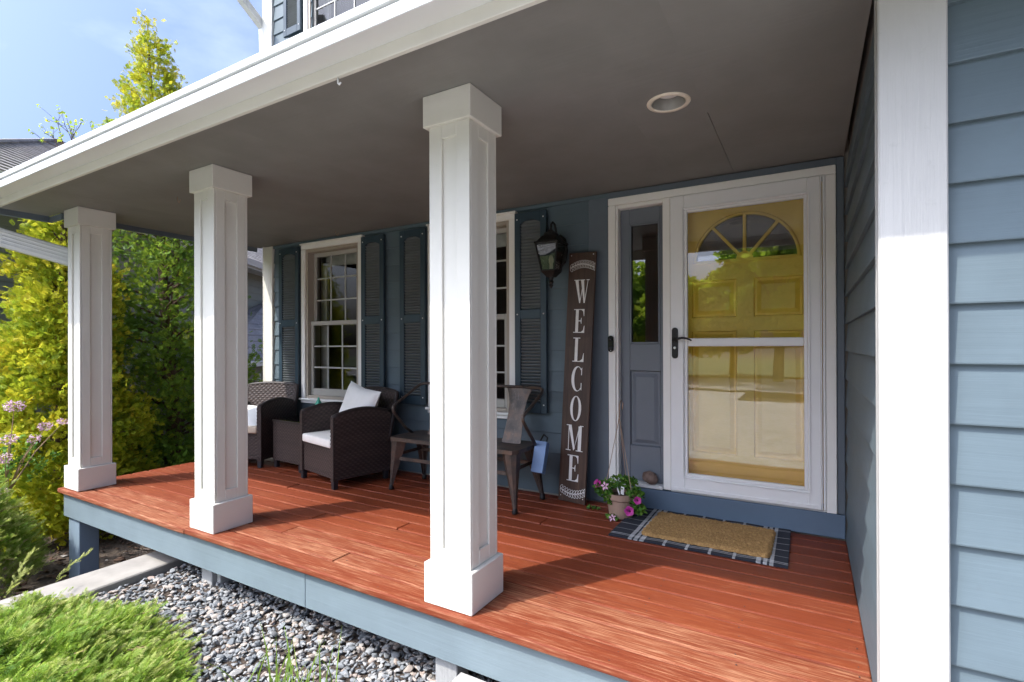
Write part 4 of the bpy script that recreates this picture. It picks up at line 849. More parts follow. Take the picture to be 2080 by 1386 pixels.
for k in range(4):
    a, b = [(-1, -1), (1, -1), (1, 1), (-1, 1)][k], [(1, -1), (1, 1), (-1, 1), (-1, -1)][k]; i0, i1 = r0 - .003, r1 - .003
    part('pane', G().add([(LX + a[0] * i0, by + a[1] * i0, zb), (LX + b[0] * i0, by + b[1] * i0, zb), (LX + b[0] * i1, by + b[1] * i1, bz - .012), (LX + a[0] * i1, by + a[1] * i1, bz - .012)], [(0, 1, 2, 3)]), seed, ln, recalc=False)
part('lamp', G().lathe([(.014, 0), (.014, .05), (.018, .06), (.020, .085), (.012, .11), (.0001, .118)], (LX, by, zb + .005), 12), M['lightbulb'], ln, smooth=True)
g = G(); frus(g, .026, zb - .052, .062, zb - .006); g.lathe([(.020, -.052), (.014, -.075), (.020, -.09), (.012, -.105), (.016, -.118), (.006, -.135), (.0001, -.138)], (LX, by, zb), 12)
part('finial', g, M['black'], ln)

# doorbell
dbl = thing('doorbell', 'black oval video doorbell on the white door casing', 'doorbell', (-1.318, 3.80, 1.228))
cap = [(-1.318 + .022 * math.cos(R(a)), 1.268 + .022 * math.sin(R(a))) for a in range(0, 181, 15)] + [(-1.318 + .022 * math.cos(R(a)), 1.186 + .022 * math.sin(R(a))) for a in range(180, 361, 15)]
part('body', G().prism(cap, 'y', 3.774, 3.799), M['shiny'], dbl, .005, smooth=False)
part('lens', G().lathe([(.0001, -.006), (.010, -.005), (.014, 0), (.015, .003)], (-1.318, 3.772, 1.262), 16, 'y'), M['shiny'], dbl, smooth=True); part('button', G().lathe([(.0001, -.003), (.013, -.003), (.016, 0)], (-1.318, 3.773, 1.192), 18, 'y'), M['black'], dbl, smooth=True); part('status_light', G().lathe([(.0001, -.003), (.003, -.002), (.0035, 0)], (-1.314, 3.772, 1.176), 8, 'y'), M['screw'], dbl)

# ------------------------------------------------------------------ rugs
g = G().grid(lambda u, v: (u * 1.01, v * .655, .009 + .0018 * math.sin(u * 23 + v * 4) + .001 * math.sin(v * 17)), 60, 30); nb = len(g.v)
top = list(g.v); g.add([(x, y, .0008) for x, y, z in top], [])
per = [i for i in range(61)] + [j * 61 + 60 for j in range(1, 31)] + [30 * 61 + i for i in range(59, -1, -1)] + [j * 61 for j in range(29, 0, -1)]
g.f += [(per[k], per[(k + 1) % len(per)], nb + per[(k + 1) % len(per)], nb + per[k]) for k in range(len(per))]
tag(link('plaid_rug', mesh_of('plaid_rug', g, M['plaid']), None, (-1.115, 3.142, .001), (0, 0, R(.4))), 'navy and white plaid rug under the coir doormat', 'rug')
def matP(u, v):
    w, h = .745, .485; x = u * w; y = v * h; ex = min(u, 1 - u) * w; ey = min(v, 1 - v) * h; d = min(ex, ey); k = 11.5
    p = (x + 1.35 * y) * k; q_ = (x - 1.35 * y) * k; fp, fq = p - math.floor(p), q_ - math.floor(q_)
    rp = math.sqrt(max(0, 1 - (2 * fp - 1) ** 2)); rq = math.sqrt(max(0, 1 - (2 * fq - 1) ** 2)); ov = .5 + .5 * math.sin(math.pi * (p + q_)) * math.cos(math.pi * (p - q_) * .5)
    tw = .5 + .5 * math.sin((x * 210 + y * 60) if ov > .5 else (x * 210 - y * 60)); z = .013 + .011 * max(rp * (.45 + .55 * ov), rq * (1 - .55 * ov)) + .0026 * tw + .0015 * math.sin(x * 517 + y * 391)
    edge = min(1, d / .020); z *= math.sqrt(max(0, 1 - (1 - edge) ** 2)) * .97 + .03
    xo = x + .007 * math.sin(y * 92) * (1 - min(1, ex / .05)) * (1 if u > .5 else -1); yo = y + .006 * math.sin(x * 88) * (1 - min(1, ey / .05)) * (1 if v > .5 else -1)
    c_ = .05; cx = min(max(xo, c_), w - c_); cy = min(max(yo, c_), h - c_); dx, dy = xo - cx, yo - cy; l = math.hypot(dx, dy)
    if l > c_: xo, yo = cx + dx * c_ / l, cy + dy * c_ / l
    return (xo, yo, z)
g = G().grid(matP, 260, 160)
tag(link('coir_doormat', mesh_of('coir_doormat', g, M['coir'], smooth=True, recalc=False), None, (-.938, 3.222, .0115), (0, 0, R(-.6))), 'thick braided tan coir doormat in front of the door', 'doormat')

# ------------------------------------------------------------------ flower pot
PC = Vector((-1.165, 3.545, 0)); fp = thing('flower_pot', 'pinkish hanging pot of magenta petunias on the floor by the door', 'flower pot', PC)
part('pot', G().lathe([(.0001, .0), (.075, .0), (.080, .008), (.098, .125), (.102, .13), (.108, .134), (.111, .172), (.106, .175), (.099, .172), (.096, .14), (.0001, .14)], PC, 32), M['terra'], fp, smooth=False)
part('soil', G().lathe([(.0001, .150), (.094, .146)], PC, 20), M['bark'], fp)
ap = PC + Vector((-.035, .08, .69))
for a in (200, 330, 85): part('hanger_wire', G().tube([PC + Vector((.107 * math.cos(R(a)), .107 * math.sin(R(a)), .168)), PC + Vector((.104 * math.cos(R(a)), .104 * math.sin(R(a)), .22)), ap], .0026, 6), M['wire'], fp)
part('hanger_hook', G().tube([ap, ap + Vector((0, .004, .09)), ap + Vector((.012, .006, .125)), ap + Vector((.026, .004, .105)), ap + Vector((.022, 0, .06))], .0045, 6), M['wire'], fp, smooth=True)
for dx, dz, ry in ((.022, .17, 8), (-.008, .165, -12)):
    part('plant_tag', G().obox(PC + Vector((dx + .01, -.06, dz + .03)), (.024 if dx > 0 else .010, .002, .062), Matrix.Rotation(R(ry), 3, 'Y') @ Matrix.Rotation(R(14), 3, 'X')), M['tagm'], fp, .006)
def blob_leaves(n, cen, rad, size, m, name, parent=None, z_bias=0):
    P = rng.normal(0, 1, (n, 3)); P /= np.linalg.norm(P, axis=1)[:, None]; rr_ = rng.uniform(.35, 1, n) ** .6; P = P * rr_[:, None] * np.array(rad) + np.array(cen)
    Q = rng.normal(0, 1, (n, 3)) + np.array([0, -.5, .9]); Q /= np.linalg.norm(Q, axis=1)[:, None]; A = np.cross(Q, rng.normal(0, 1, (n, 3))); A /= np.linalg.norm(A, axis=1)[:, None]; B = np.cross(Q, A); s_ = rng.uniform(size[0], size[1], n)[:, None]
    V = np.stack([P - A * s_, P - A * s_ * .2 + B * s_ * .62 - Q * s_ * .12, P + A * s_, P - A * s_ * .2 - B * s_ * .62 - Q * s_ * .12], 1).reshape(-1, 3); F = np.arange(4 * n).reshape(-1, 4); return V, F, np.repeat(rng.uniform(0, 1, n), 4)
VV = []; FF = []; TT = []; o_ = 0
for (cx, cy, cz), rd, n in (((-.12, -.03, .19), (.07, .06, .06), 150), ((.0, .02, .235), (.13, .10, .05), 190), ((-.055, -.09, .15), (.04, .03, .05), 80), ((.115, -.03, .17), (.065, .055, .06), 170), ((.135, -.03, .09), (.055, .05, .05), 90), ((.04, .05, .25), (.06, .05, .035), 60), ((-.03, -.10, .02), (.05, .03, .02), 30)):
    v, f, t = blob_leaves(n, PC + Vector((cx, cy, cz)), rd, (.011, .022), None, ''); VV.append(v); FF.append(f + o_); TT.append(t); o_ += len(v)
me = fastmesh('foliage', np.concatenate(VV) - np.array(PC), np.concatenate(FF), M['petl'], np.concatenate(TT)); link('foliage', me, fp)
def flower(p, d, r, m):
    d = Vector(d).normalized(); a = d.cross(Vector((0, 0, 1))).normalized(); b = d.cross(a); g = G(); n = 20; c_ = Vector(p); vs = [c_ - d * r * .9]
    for rr_, h in ((.22, -.35), (.62, .02), (1.0, .10)):
        for k in range(n):
            t = 2 * math.pi * k / n; w = 1 - .16 * (1 - abs(math.cos(2.5 * t))) * (rr_ > .9); vs.append(c_ + (a * math.cos(t) + b * math.sin(t)) * r * rr_ * w + d * r * h)
    fs = [(0, 1 + (k + 1) % n, 1 + k) for k in range(n)] + [(1 + i * n + k, 1 + i * n + (k + 1) % n, 1 + (i + 1) * n + (k + 1) % n, 1 + (i + 1) * n + k) for i in range(2) for k in range(n)]
    g.add(vs, fs); f_ = part('flower', g, m, fp, smooth=True); part('throat', G().ell(c_ - d * r * .28, (r * .24,) * 3, 10, 6), M['petd'], f_, smooth=True); return f_
def star(p, d, r):
    d = Vector(d).normalized(); a = d.cross(Vector((0, 0, 1))).normalized(); b = d.cross(a); c_ = Vector(p); g = G()
    for k in range(5):
        t = 2 * math.pi * k / 5; u = a * math.cos(t) + b * math.sin(t); w = d.cross(u); g.add([c_, c_ + u * r * .55 + w * r * .24 + d * .004, c_ + u * r, c_ + u * r * .55 - w * r * .24 + d * .004], [(0, 1, 2, 3)])
    f_ = part('flower', g, M['petunia2'], fp); part('throat', G().ell(c_ + d * .003, (r * .16,) * 3, 8, 6), M['petd'], f_, smooth=True)
flower(PC + Vector((-.155, -.05, .225)), (-.2, -1, .3), .030, M['petunia']); star(PC + Vector((-.085, -.09, .225)), (-.1, -1, .3), .034); flower(PC + Vector((.145, -.085, .155)), (.4, -1, .2), .028, M['petunia']); flower(PC + Vector((.098, -.12, .085)), (.2, -1, .3), .034, M['petunia']); star(PC + Vector((-.02, -.125, .022)), (0, -.8, .6), .030); flower(PC + Vector((-.03, -.12, .018)), (0, -.9, .4), .018, M['petd'])
# fallen sprig and the round stone on the sill
v, f, t = blob_leaves(26, Vector((-1.40, 3.60, .012)), (.055, .03, .008), (.007, .016), None, ''); o = link('fallen_sprig', fastmesh('fallen_sprig', v, f, M['petl'], t)); tag(o, 'small green leaf sprig fallen on the boards beside the sign', 'sprig')
bm = bmesh.new(); bmesh.ops.create_icosphere(bm, subdivisions=3, radius=1)
for v_ in bm.verts: k = 1 + .07 * math.sin(v_.co.x * 7 + 2) * math.cos(v_.co.y * 6) + .05 * math.sin(v_.co.z * 9); v_.co = Vector((v_.co.x * .058, v_.co.y * .046, v_.co.z * .046)) * k
me = bpy.data.meshes.new('round_stone'); bm.to_mesh(me); bm.free(); me.shade_smooth(); me.materials.append(M['coneb'])
tag(link('round_stone', me, None, (-1.030, 3.822, .228), (R(8), R(24), 0)), 'round brown stone speckled white on the sill under the sidelight', 'stone')
# ------------------------------------------------------------------ foliage
def nrm(a): return a / np.maximum(np.linalg.norm(a, axis=-1, keepdims=True), 1e-9)
def fan_template(nl=4, w=.36, lw=.075, ll=.36, curl=.12):
    """flat spray: leaflets in pairs along a stem of length 1; rows = (side, along, out)"""
    V = []; F = []
    def leaf(x, y, dx, dy, wid, zc):
        n = len(V); px, py = -dy, dx; L_ = math.hypot(dx, dy); px /= L_; py /= L_
        V.extend([(x, y, zc), (x + dx * .45 + px * wid, y + dy * .45 + py * wid, zc + curl * .2), (x + dx, y + dy, zc - curl), (x + dx * .45 - px * wid, y + dy * .45 - py * wid, zc + curl * .2)]); F.append((n, n + 1, n + 2, n + 3))
    for i in range(nl):
        t = .12 + .72 * i / nl; k = 1 - .55 * abs(t - .35)
        for s_ in (-1, 1): leaf(0, t, s_ * w * k, ll * k, lw, -curl * t)
    leaf(0, .55, 0, .47, lw * 1.1, -curl * .5)
    return np.array(V), np.array(F)
def sprays(P, D, N, size, tint, tmpl, tip=.18):
    D = nrm(D); Sd = nrm(np.cross(D, N)); Nn = np.cross(Sd, D); V, F = tmpl; n = len(P)
    out_ = P[:, None] + size[:, None, None] * (V[None, :, 0:1] * Sd[:, None] + V[None, :, 1:2] * D[:, None] + V[None, :, 2:3] * Nn[:, None])
    FF = F[None] + (np.arange(n) * len(V))[:, None, None]; tt = tint[:, None] + tip * (V[None, :, 1] - .5)
    return out_.reshape(-1, 3), FF.reshape(-1, F.shape[1]), np.clip(tt, 0, 1).reshape(-1)
def cedar(root, axis, z0, z1, rad, ncl, per, spr, m, tintf, name='crown', keep=None, clump=.13, open_=0.0):
    """crown of vertical flat sprays grouped in uneven clumps"""
    h = rng.uniform(0, 1, ncl * 3); h = h[rng.uniform(0, 1, len(h)) < np.array([rad(k) for k in h]) / max(rad(k) for k in np.linspace(0, 1, 40))][:ncl]; n = len(h)
    th = rng.uniform(0, 2 * math.pi, n); r0 = np.array([rad(k) for k in h]); lump = 1 + .16 * np.sin(th * 3 + h * 17) + .12 * np.sin(th * 5 - h * 29); depth = rng.uniform(.45 - open_ * .4, 1.06, n) ** (.55 + open_)
    r = r0 * lump * depth; ax = np.array([axis(k) for k in h]); z = z0 + (z1 - z0) * h
    C = np.stack([ax[:, 0] + r * np.cos(th), ax[:, 1] + r * np.sin(th), z], -1)
    if keep is not None: k = keep(C); C = C[k]; th = th[k]; h = h[k]; depth = depth[k]; n = len(C)
    P = np.repeat(C, per, 0) + rng.normal(0, 1, (n * per, 3)) * np.array([clump, clump, clump * .85]) * rng.uniform(.5, 1.2, (n * per, 1))
    T = np.repeat(th, per) + rng.normal(0, .9, n * per); up = rng.uniform(-.25, 1.2, n * per)
    D = np.stack([np.cos(T), np.sin(T), up], -1); N = np.stack([-np.sin(T), np.cos(T), np.zeros(n * per)], -1) + rng.normal(0, .8, (n * per, 3))
    sz = rng.uniform(*spr, n * per); cl = np.repeat(rng.uniform(-.22, .22, n), per)
    tint = np.array([tintf(k) for k in np.repeat(h, per)]) + cl + rng.normal(0, .13, n * per)
    v, f, t = sprays(P, D, N, sz, np.clip(tint, 0, 1), fan_template())
    o = link(name, fastmesh(name, v - np.array(org(root)), f, m, t), root); return C

# golden cedar beside the first column
ta = thing('golden_cedar', 'bushy golden yellow cedar growing left of the far column', 'tree', (-6.93, 2.33, -.79))
part('trunk', G().tube([(-6.93, 2.33, -.85), (-6.94, 2.32, .6), (-6.91, 2.34, 2.2), (-6.87, 2.35, 2.75)], [.075, .06, .04, .012], 10), M['bark'], ta, smooth=True)
C = cedar(ta, lambda h: (-6.93 + .06 * h, 2.33 + .02 * h), -.70, 2.95, lambda h: .74 * max(0.02, 1 - h) ** .66 * (.80 + .2 * min(1, h * 5)), 640, 50, (.04, .085), M['gold'], lambda h: .56, clump=.075)
part('limb', (lambda g: [g.tube([(-6.93, 2.33, c[2] - .15), tuple(c)], [.012, .004], 5) for c in C[::6]] and g)(G()), M['bark'], ta, kind='stuff')
# tall cedar with the forked trunk
tb_ = thing('tall_cedar', 'tall cedar with forked brown trunk standing beyond the porch end', 'tree', (-7.16, 3.60, -.79))
tr1 = [(-7.16, 3.60, -.9), (-7.18, 3.58, .2), (-7.20, 3.54, .95), (-7.235, 3.50, 1.8), (-7.26, 3.47, 2.6), (-7.29, 3.42, 3.7), (-7.33, 3.36, 5.1)]
part('trunk', G().tube(tr1, [.115, .085, .072, .058, .048, .032, .010], 12), M['bark'], tb_, smooth=True)
part('trunk', G().tube([(-7.20, 3.55, .92), (-7.175, 3.58, 1.5), (-7.15, 3.60, 2.3), (-7.17, 3.62, 3.4), (-7.2, 3.6, 4.3)], [.055, .05, .042, .026, .01], 10), M['bark'], tb_, smooth=True)
axB = lambda h: (-7.16 - .16 * h, 3.60 - .23 * h)
radB = lambda h: (1.14 * max(.02, 1 - h) ** .80 * (.75 + .25 * min(1, h * 4)))
lo_ = lambda C_: C_[:, 2] < 3.0
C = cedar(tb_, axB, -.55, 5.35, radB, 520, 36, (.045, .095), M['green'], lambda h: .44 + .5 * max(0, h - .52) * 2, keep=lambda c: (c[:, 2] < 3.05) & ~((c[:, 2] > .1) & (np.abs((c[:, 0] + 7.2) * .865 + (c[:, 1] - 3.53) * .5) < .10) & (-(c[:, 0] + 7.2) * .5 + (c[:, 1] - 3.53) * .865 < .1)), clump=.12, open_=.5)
g = G()
for c in C[::5]:
    k = (c[2] + .55) / 5.9; a = axB(k); zt = c[2] - .28 * math.hypot(c[0] - a[0], c[1] - a[1]) - .05
    mid = ((a[0] + c[0]) / 2 + rng.normal(0, .03), (a[1] + c[1]) / 2 + rng.normal(0, .03), (zt + c[2]) / 2 + .05); g.tube([(a[0], a[1], zt), mid, tuple(c)], [.020, .013, .004], 5)
part('limb', g, M['bark'], tb_, smooth=True, kind='stuff')
C = cedar(tb_, axB, -.55, 5.42, radB, 1300, 44, (.035, .075), M['gold'], lambda h: .56, name='crown_top', keep=lambda c: c[:, 2] > 3.0, clump=.07, open_=.12)
part('leader', G().tube([(-7.33, 3.36, 5.05), (-7.335, 3.35, 5.38), (-7.36, 3.34, 5.47)], [.010, .006, .003], 5), M['twig'], tb_)

# low junipers
def juniper(root, c, rx, ry, ztop, nb, per, m, tone, lean=(0, 0)):
    """spreading branches, each a feathery plume of tiny scale sprays that thins towards its tip"""
    V = []; F = []; T = []; o_ = 0; tm = fan_template(4, .23, .038, .27, .05); g = G()
    for b in range(nb):
        a = rng.uniform(0, 2 * math.pi); rr_ = math.sqrt(rng.uniform(.02, 1)); ex = c[0] + rx * rr_ * math.cos(a); ey = c[1] + ry * rr_ * math.sin(a)
        lump = .055 * math.sin(ex * 10 + 1 + 3 * math.sin(ey * 5)) * math.cos(ey * 12 + 2); zt = ztop - (ztop - c[2]) * (.82 * rr_ ** 2.4) + rng.normal(0, .03) + lump
        az = a + rng.normal(0, .8); ln_ = rng.uniform(.12, .27); hd = np.array([math.cos(az) + lean[0], math.sin(az) + lean[1]]); hd /= np.linalg.norm(hd)
        en = np.array([ex + hd[0] * ln_ * .5, ey + hd[1] * ln_ * .5, max(zt, c[2] + .04)]); st_ = np.array([ex - hd[0] * ln_ * .5, ey - hd[1] * ln_ * .5, max(zt - ln_ * rng.uniform(.25, .7), c[2])]); md = (st_ + en) / 2 + np.array([0, 0, ln_ * .10])
        t = np.sort(rng.uniform(0, 1.0, per)); B = ((1 - t) ** 2)[:, None] * st_ + (2 * t * (1 - t))[:, None] * md + (t ** 2)[:, None] * en
        dv = nrm(2 * (1 - t)[:, None] * (md - st_) + 2 * t[:, None] * (en - md)); w = (1.15 - t)[:, None]; D = dv + rng.normal(0, .52, (per, 3)) * w + np.array([0, 0, .40]); N = np.array([[0, 0, 1.]]) + rng.normal(0, .7, (per, 3))
        P = B + rng.normal(0, .016, (per, 3)) * w; sz = rng.uniform(.040, .074, per) * (1.2 - .55 * t); ti = np.clip(tone + rng.normal(0, .17) + rng.normal(0, .13, per) + .40 * (t - .55), 0, 1)
        v, f, tt = sprays(P, D, N, sz, ti, tm, .14); V.append(v); F.append(f + o_); T.append(tt); o_ += len(v)
        if b % 5 == 0: g.tube([tuple(st_ - np.array([0, 0, .06])), tuple(md), tuple(en)], [.004, .003, .0012], 4)
    V = np.concatenate(V); link('foliage', fastmesh('foliage', V - np.array(org(root)), np.concatenate(F), m, np.concatenate(T)), root); part('stems', g, M['twig'], root, kind='stuff')
j1 = thing('juniper', 'green juniper bush spreading low beside the porch corner post', 'bush', (-5.98, 1.42, -.80), group='juniper bushes in the front bed')
juniper(j1, (-5.90, 1.30, -.78), .62, .50, .12, 850, 19, M['juni'], .66, (.06, .03))
j2 = thing('juniper', 'bright juniper bush sprawling over gravel nearest the camera', 'bush', (-3.5, .8, -.43), group='juniper bushes in the front bed')
juniper(j2, (-3.32, .80, -.42), .98, .72, -.25, 2000, 19, M['juni'], .58, (.10, .02))
def dry(p0, p1, n, root, s=.05):
    p0 = np.array(p0); p1 = np.array(p1); t = np.linspace(.15, 1, n); P = p0 + (p1 - p0) * t[:, None]; P[:, 2] += .03 * np.sin(t * 3); D = (p1 - p0)[None] + rng.normal(0, .3, (n, 3)) * np.linalg.norm(p1 - p0)
    v, f, tt = sprays(P, D, rng.normal(0, 1, (n, 3)), np.full(n, s), np.full(n, .95), fan_template(4, .16, .03, .22, .03)); link('shoot', fastmesh('shoot', v - np.array(org(root)), f, M['juni'], tt), root)
for a, b in (((-3.75, 1.0, -.17), (-3.98, 1.18, -.10)), ((-3.1, .9, -.26), (-2.86, 1.05, -.24)), ((-3.2, 1.15, -.28), (-2.98, 1.35, -.27)), ((-3.9, 1.25, -.22), (-4.05, 1.5, -.13)), ((-2.95, 1.05, -.33), (-2.68, 1.2, -.32)), ((-4.1, 1.15, -.2), (-4.3, 1.3, -.10))): dry(a, b, 26, j2)

# pink blossom shrub in front of the golden cedar
bs = thing('flowering_shrub', 'shrub with pale pink blossom twigs in front of the golden cedar', 'shrub', (-6.35, 1.75, -.80))
g = G(); V = []; F = []; T = []; o_ = 0
for (x, y, z), n, rd in (((-6.02, 1.70, .70), 330, (.10, .10, .07)), ((-5.98, 1.90, .50), 200, (.09, .08, .05)), ((-5.96, 2.02, .53), 130, (.08, .06, .04)), ((-6.0, 1.66, .42), 230, (.08, .09, .06)), ((-5.99, 1.63, .26), 180, (.07, .07, .06)), ((-5.98, 1.82, .40), 130, (.07, .07, .05)), ((-5.99, 1.62, -.02), 60, (.05, .05, .04))):
    v, f, t = blob_leaves(int(n * .55), (x, y, z), tuple(k * .8 for k in rd), (.007, .013), None, ''); V.append(v); F.append(f + o_); T.append(t); o_ += len(v); g.tube([(-6.35, 1.75, -.8), (-6.20, 1.70, -.1), ((x - 6.2) / 2, (y + 1.7) / 2, z * .6 - .05), (x, y, z - .01)], [.012, .009, .005, .002], 5)
part('branch', g, M['twig'], bs); link('blossom', fastmesh('blossom', np.concatenate(V) - np.array(org(bs)), np.concatenate(F), M['bl'], np.concatenate(T)), bs)
V = []; F = []; T = []; o_ = 0
for k in range(26):
    t = rng.uniform(.3, 1); v, f, tt = blob_leaves(14, (-6.15 + rng.normal(0, .07), 1.55 + .3 * t + rng.normal(0, .12), -.2 + .9 * t * rng.uniform(.4, 1)), (.06, .06, .05), (.014, .026), None, ''); V.append(v); F.append(f + o_); T.append(tt); o_ += len(v)
link('leaves', fastmesh('leaves', np.concatenate(V) - np.array(org(bs)), np.concatenate(F), M['petl'], np.concatenate(T)), bs)
# clump of grass in the gravel
gr = thing('grass_clump', 'thin clump of upright green grass blades growing in the gravel', 'grass', (-2.02, 1.52, -.43))
for k in range(46):
    a = rng.normal(0, 1, 2); x, y = -2.02 + .15 * a[0], 1.50 + .09 * a[1]; h = rng.uniform(.14, .36); ln_ = rng.normal(0, .07, 2); w = rng.uniform(.0028, .0052); s = np.array([.87, .5]); V = []; 
    for t in np.linspace(0, 1, 6):
        p = np.array([x + ln_[0] * t ** 2, y + ln_[1] * t ** 2]); ww = w * (1 - t ** 2.2); V += [(p[0] - s[0] * ww, p[1] - s[1] * ww, -.44 + h * t), (p[0] + s[0] * ww, p[1] + s[1] * ww, -.44 + h * t)]
    F = [(2 * i, 2 * i + 1, 2 * i + 3, 2 * i + 2) for i in range(5)]; link('blade', fastmesh('blade', np.array(V) - np.array(org(gr)), F, M['grass'], np.repeat(rng.uniform(.3, 1), 12)), gr)
# bare topped tree behind the roof
tw = thing('sparse_tree', 'thin almost bare tree top showing above the neighbouring roof', 'tree', (-9.0, 3.2, -.8))
def branch(g, p, d, L_, r, lev, tips):
    q_ = p + d * L_; g.tube([tuple(p), tuple((p + q_) / 2 + rng.normal(0, .02, 3) * L_), tuple(q_)], [r, r * .8, r * .6], 5); tips.append(q_)
    if lev:
        for k in range(3): dd = nrm(d + rng.normal(0, .45, 3) + np.array([0, 0, .15])); branch(g, p + d * L_ * rng.uniform(.55, 1), dd, L_ * rng.uniform(.5, .75), r * .55, lev - 1, tips)
g = G(); tips = []; branch(g, np.array([-9.0, 3.2, -.85]), np.array([0, 0, 1.]), 4.0, .035, 0, tips); branch(g, np.array([-9.0, 3.2, 3.1]), nrm(np.array([.15, .1, 1.])), .75, .018, 3, tips); branch(g, np.array([-9.0, 3.2, 3.3]), nrm(np.array([-.5, .1, .8])), .7, .016, 3, tips)
part('trunk', g, M['bark'], tw); V = []; F = []; T = []; o_ = 0
for t_ in tips[3:]: v, f, tt = blob_leaves(4, t_, (.04, .04, .04), (.015, .03), None, ''); V.append(v); F.append(f + o_); T.append(tt); o_ += len(v)
link('leaves', fastmesh('leaves', np.concatenate(V) - np.array(org(tw)), np.concatenate(F), M['decid'], np.concatenate(T)), tw)

# ------------------------------------------------------------------ neighbouring house
th_ = R(32); nd = Vector((-math.sin(th_), math.cos(th_), 0)); nn_ = Vector((nd.y, -nd.x, 0)); P0 = Vector((-8.307, 2.226, 0))
nh = thing('neighbour_house', 'olive sided neighbouring house with grey shingled roofs behind the cedars', 'house', P0); nh.rotation_euler = Matrix((nd, -nn_, Vector((0, 0, 1)))).transposed().to_euler()
def npart(name, g, m, bevel=0, parent=None): return part(name, g, m, parent or nh, bevel, world=False)
# local frame: x along the wall, y into the house (minus = towards us)
npart('wall', G().box(-1.0, 14, .03, 8, -1.2, 3.05), M['neigh'])
npart('gable_wall', G().prism([(-1.0, -1.2), (-.97, -1.2), (-.97, 3.05), (-1.0, 3.05)], 'y', .03, 8), M['neigh'])
nb_ = mesh_of('siding_board', G().prism([(0, 0), (-.016, 0), (-.004, .172), (0, .172)], 'x', -1.0, 14), M['neigh'])
for k in range(25): link('siding_board', nb_, nh, (0, .028, -1.2 + k * .169))
npart('eave', G().box(-1.3, 14.3, -.42, .02, 2.98, 3.03).box(-1.3, 14.3, -.45, -.421, 2.95, 3.12), M['neigh2'], .004)
npart('gutter', G().prism([(-.452, 3.0), (-.53, 3.0), (-.57, 3.11), (-.452, 3.11)], 'x', -1.35, 14.35), M['alum'])
zr, ye, yr, ur = 5.62, -.50, 3.5, 5.0
def roofface(name, pts, m, n, pr):
    """stepped shingle courses between an eave line and a ridge line: (a0,b0) eave ends, (a1,b1) ridge ends"""
    (a0, b0, a1, b1) = [Vector(p) for p in pts]
    for k in range(n):
        t0, t1 = k / n, (k + 1) / n; p, q_, r_, s_ = a0.lerp(a1, t0), b0.lerp(b1, t0), b0.lerp(b1, t1), a0.lerp(a1, t1); up = Vector((0, 0, .022)); lo2 = Vector((0, 0, .004))
        g = G().add([p, q_, r_, s_, p + up, q_ + up, r_ + lo2, s_ + lo2], [(0, 3, 2, 1), (4, 5, 6, 7), (0, 1, 5, 4), (1, 2, 6, 5), (2, 3, 7, 6), (3, 0, 4, 7)]); npart('shingle_row', g, m, 0, pr)
rf = npart('roof', G().add([(-1.3, ye, 3.10), (14.3, ye, 3.10), (14.3, yr, zr), (ur, yr, zr), (-1.3, 8.5, 3.10), (14.3, 8.5, 3.10)], [(0, 1, 2, 3), (0, 3, 4), (4, 3, 2, 5), (0, 4, 5, 1)]), M['shingle'])
roofface('r', [(-1.3, ye, 3.10), (14.3, ye, 3.10), (ur, yr, zr), (14.3, yr, zr)], M['shingle'], 30, rf); roofface('r', [(-1.3, 8.5, 3.10), (-1.3, ye, 3.10), (ur, yr, zr), (ur - .01, yr - .02, zr)], M['shingle'], 30, rf)
g = G().tube([(-1.3, ye, 3.13), (ur, yr, zr + .03)], .035, 6).tube([(ur, yr, zr + .03), (14.3, yr, zr + .03)], .035, 6); npart('ridge_cap', g, M['shingle'], 0, rf)
r2 = npart('lower_roof', G().add([(2.4, -1.2, .93), (13, -1.2, .93), (13, .0, 2.46), (7.3, 0, 2.46), (2.4, 0, .93), (13, 0, .93)], [(0, 1, 2, 3), (0, 3, 4), (0, 4, 5, 1)]), M['shingle2'])
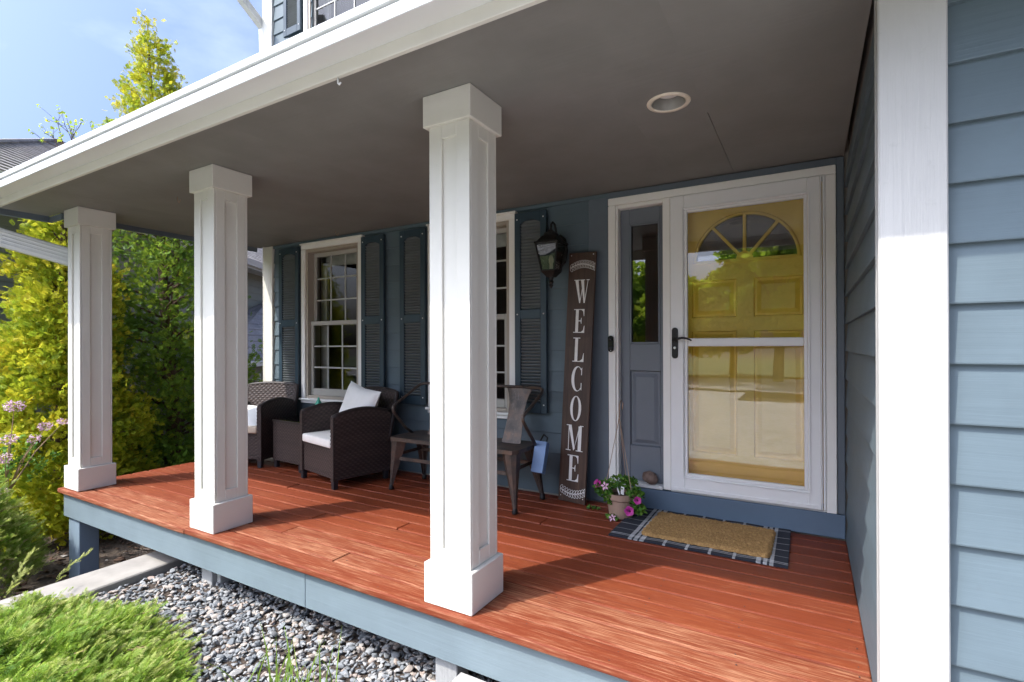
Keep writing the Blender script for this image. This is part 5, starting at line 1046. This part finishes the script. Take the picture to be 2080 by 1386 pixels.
roofface('r', [(2.4, -1.2, .93), (13, -1.2, .93), (7.3, 0, 2.46), (13, 0, 2.46)], M['shingle2'], 12, r2)
npart('lower_gutter', G().box(2.3, 13, -1.30, -1.205, .83, .93), M['alum'], .006); npart('lower_wall', G().box(3.0, 13, -1.0, .0, -1.2, .92), M['neigh'])
npart('utility_box', G().box(4.25, 4.42, -1.06, -1.003, .35, .66), M['neigh2'], .01)

# ------------------------------------------------------------------ trees across the street, seen reflected in the door glass
def broadleaf(label, x, y, h, r, n, tone, cat='tree'):
    t = thing('broadleaf_tree', label, cat, (x, y, -.5), group='leafy trees across the street'); g = G(); g.tube([(x, y, -.6), (x + .1, y, h * .25), (x, y + .1, h * .55)], [.22, .17, .09], 8); V = []; F = []; T = []; o_ = 0
    for k in range(34):
        u = nrm(rng.normal(0, 1, 3)) * rng.uniform(.3, 1) ** .6; c = np.array([x + u[0] * r, y + u[1] * r, h * .60 + u[2] * h * .40]); s_ = r * rng.uniform(.22, .42); v, f, tt = blob_leaves(n // 34, c, (s_, s_, s_ * .8), (.12, .24), None, ''); V.append(v); F.append(f + o_); T.append(np.clip(tt * .35 + tone + rng.normal(0, .26), 0, 1)); o_ += len(v)
        if k % 2 == 0: g.tube([(x, y, h * .35), tuple((c + np.array([x, y, h * .4])) / 2), tuple(c)], [.06, .04, .015], 5)
    part('trunk', g, M['bark'], t); V = np.concatenate(V); link('crown', fastmesh('crown', V - np.array(org(t)), np.concatenate(F), M['decid'], np.concatenate(T)), t)
broadleaf('rounded lime green tree reflected low in the left of the storm door', -6.0, -20.0, 4.6, 2.6, 7500, .35); broadleaf('taller dark green tree reflected at the right of the storm door', -1.2, -18.0, 8.2, 2.7, 7500, .12)
broadleaf('yellow green tree reflected in the middle of the storm door', -3.6, -22.0, 5.2, 2.2, 6500, .42); broadleaf('broad green tree reflected in the sidelight glass', -9.5, -21.0, 6.6, 2.8, 6500, .20); broadleaf('green tree reflected in the dark window panes', -15.0, -13.0, 6.5, 2.6, 5000, .25)
for x, s in ((2.5, 1), (6.5, 1.2), (-19, 1.3), (-25, 1.4)): pass
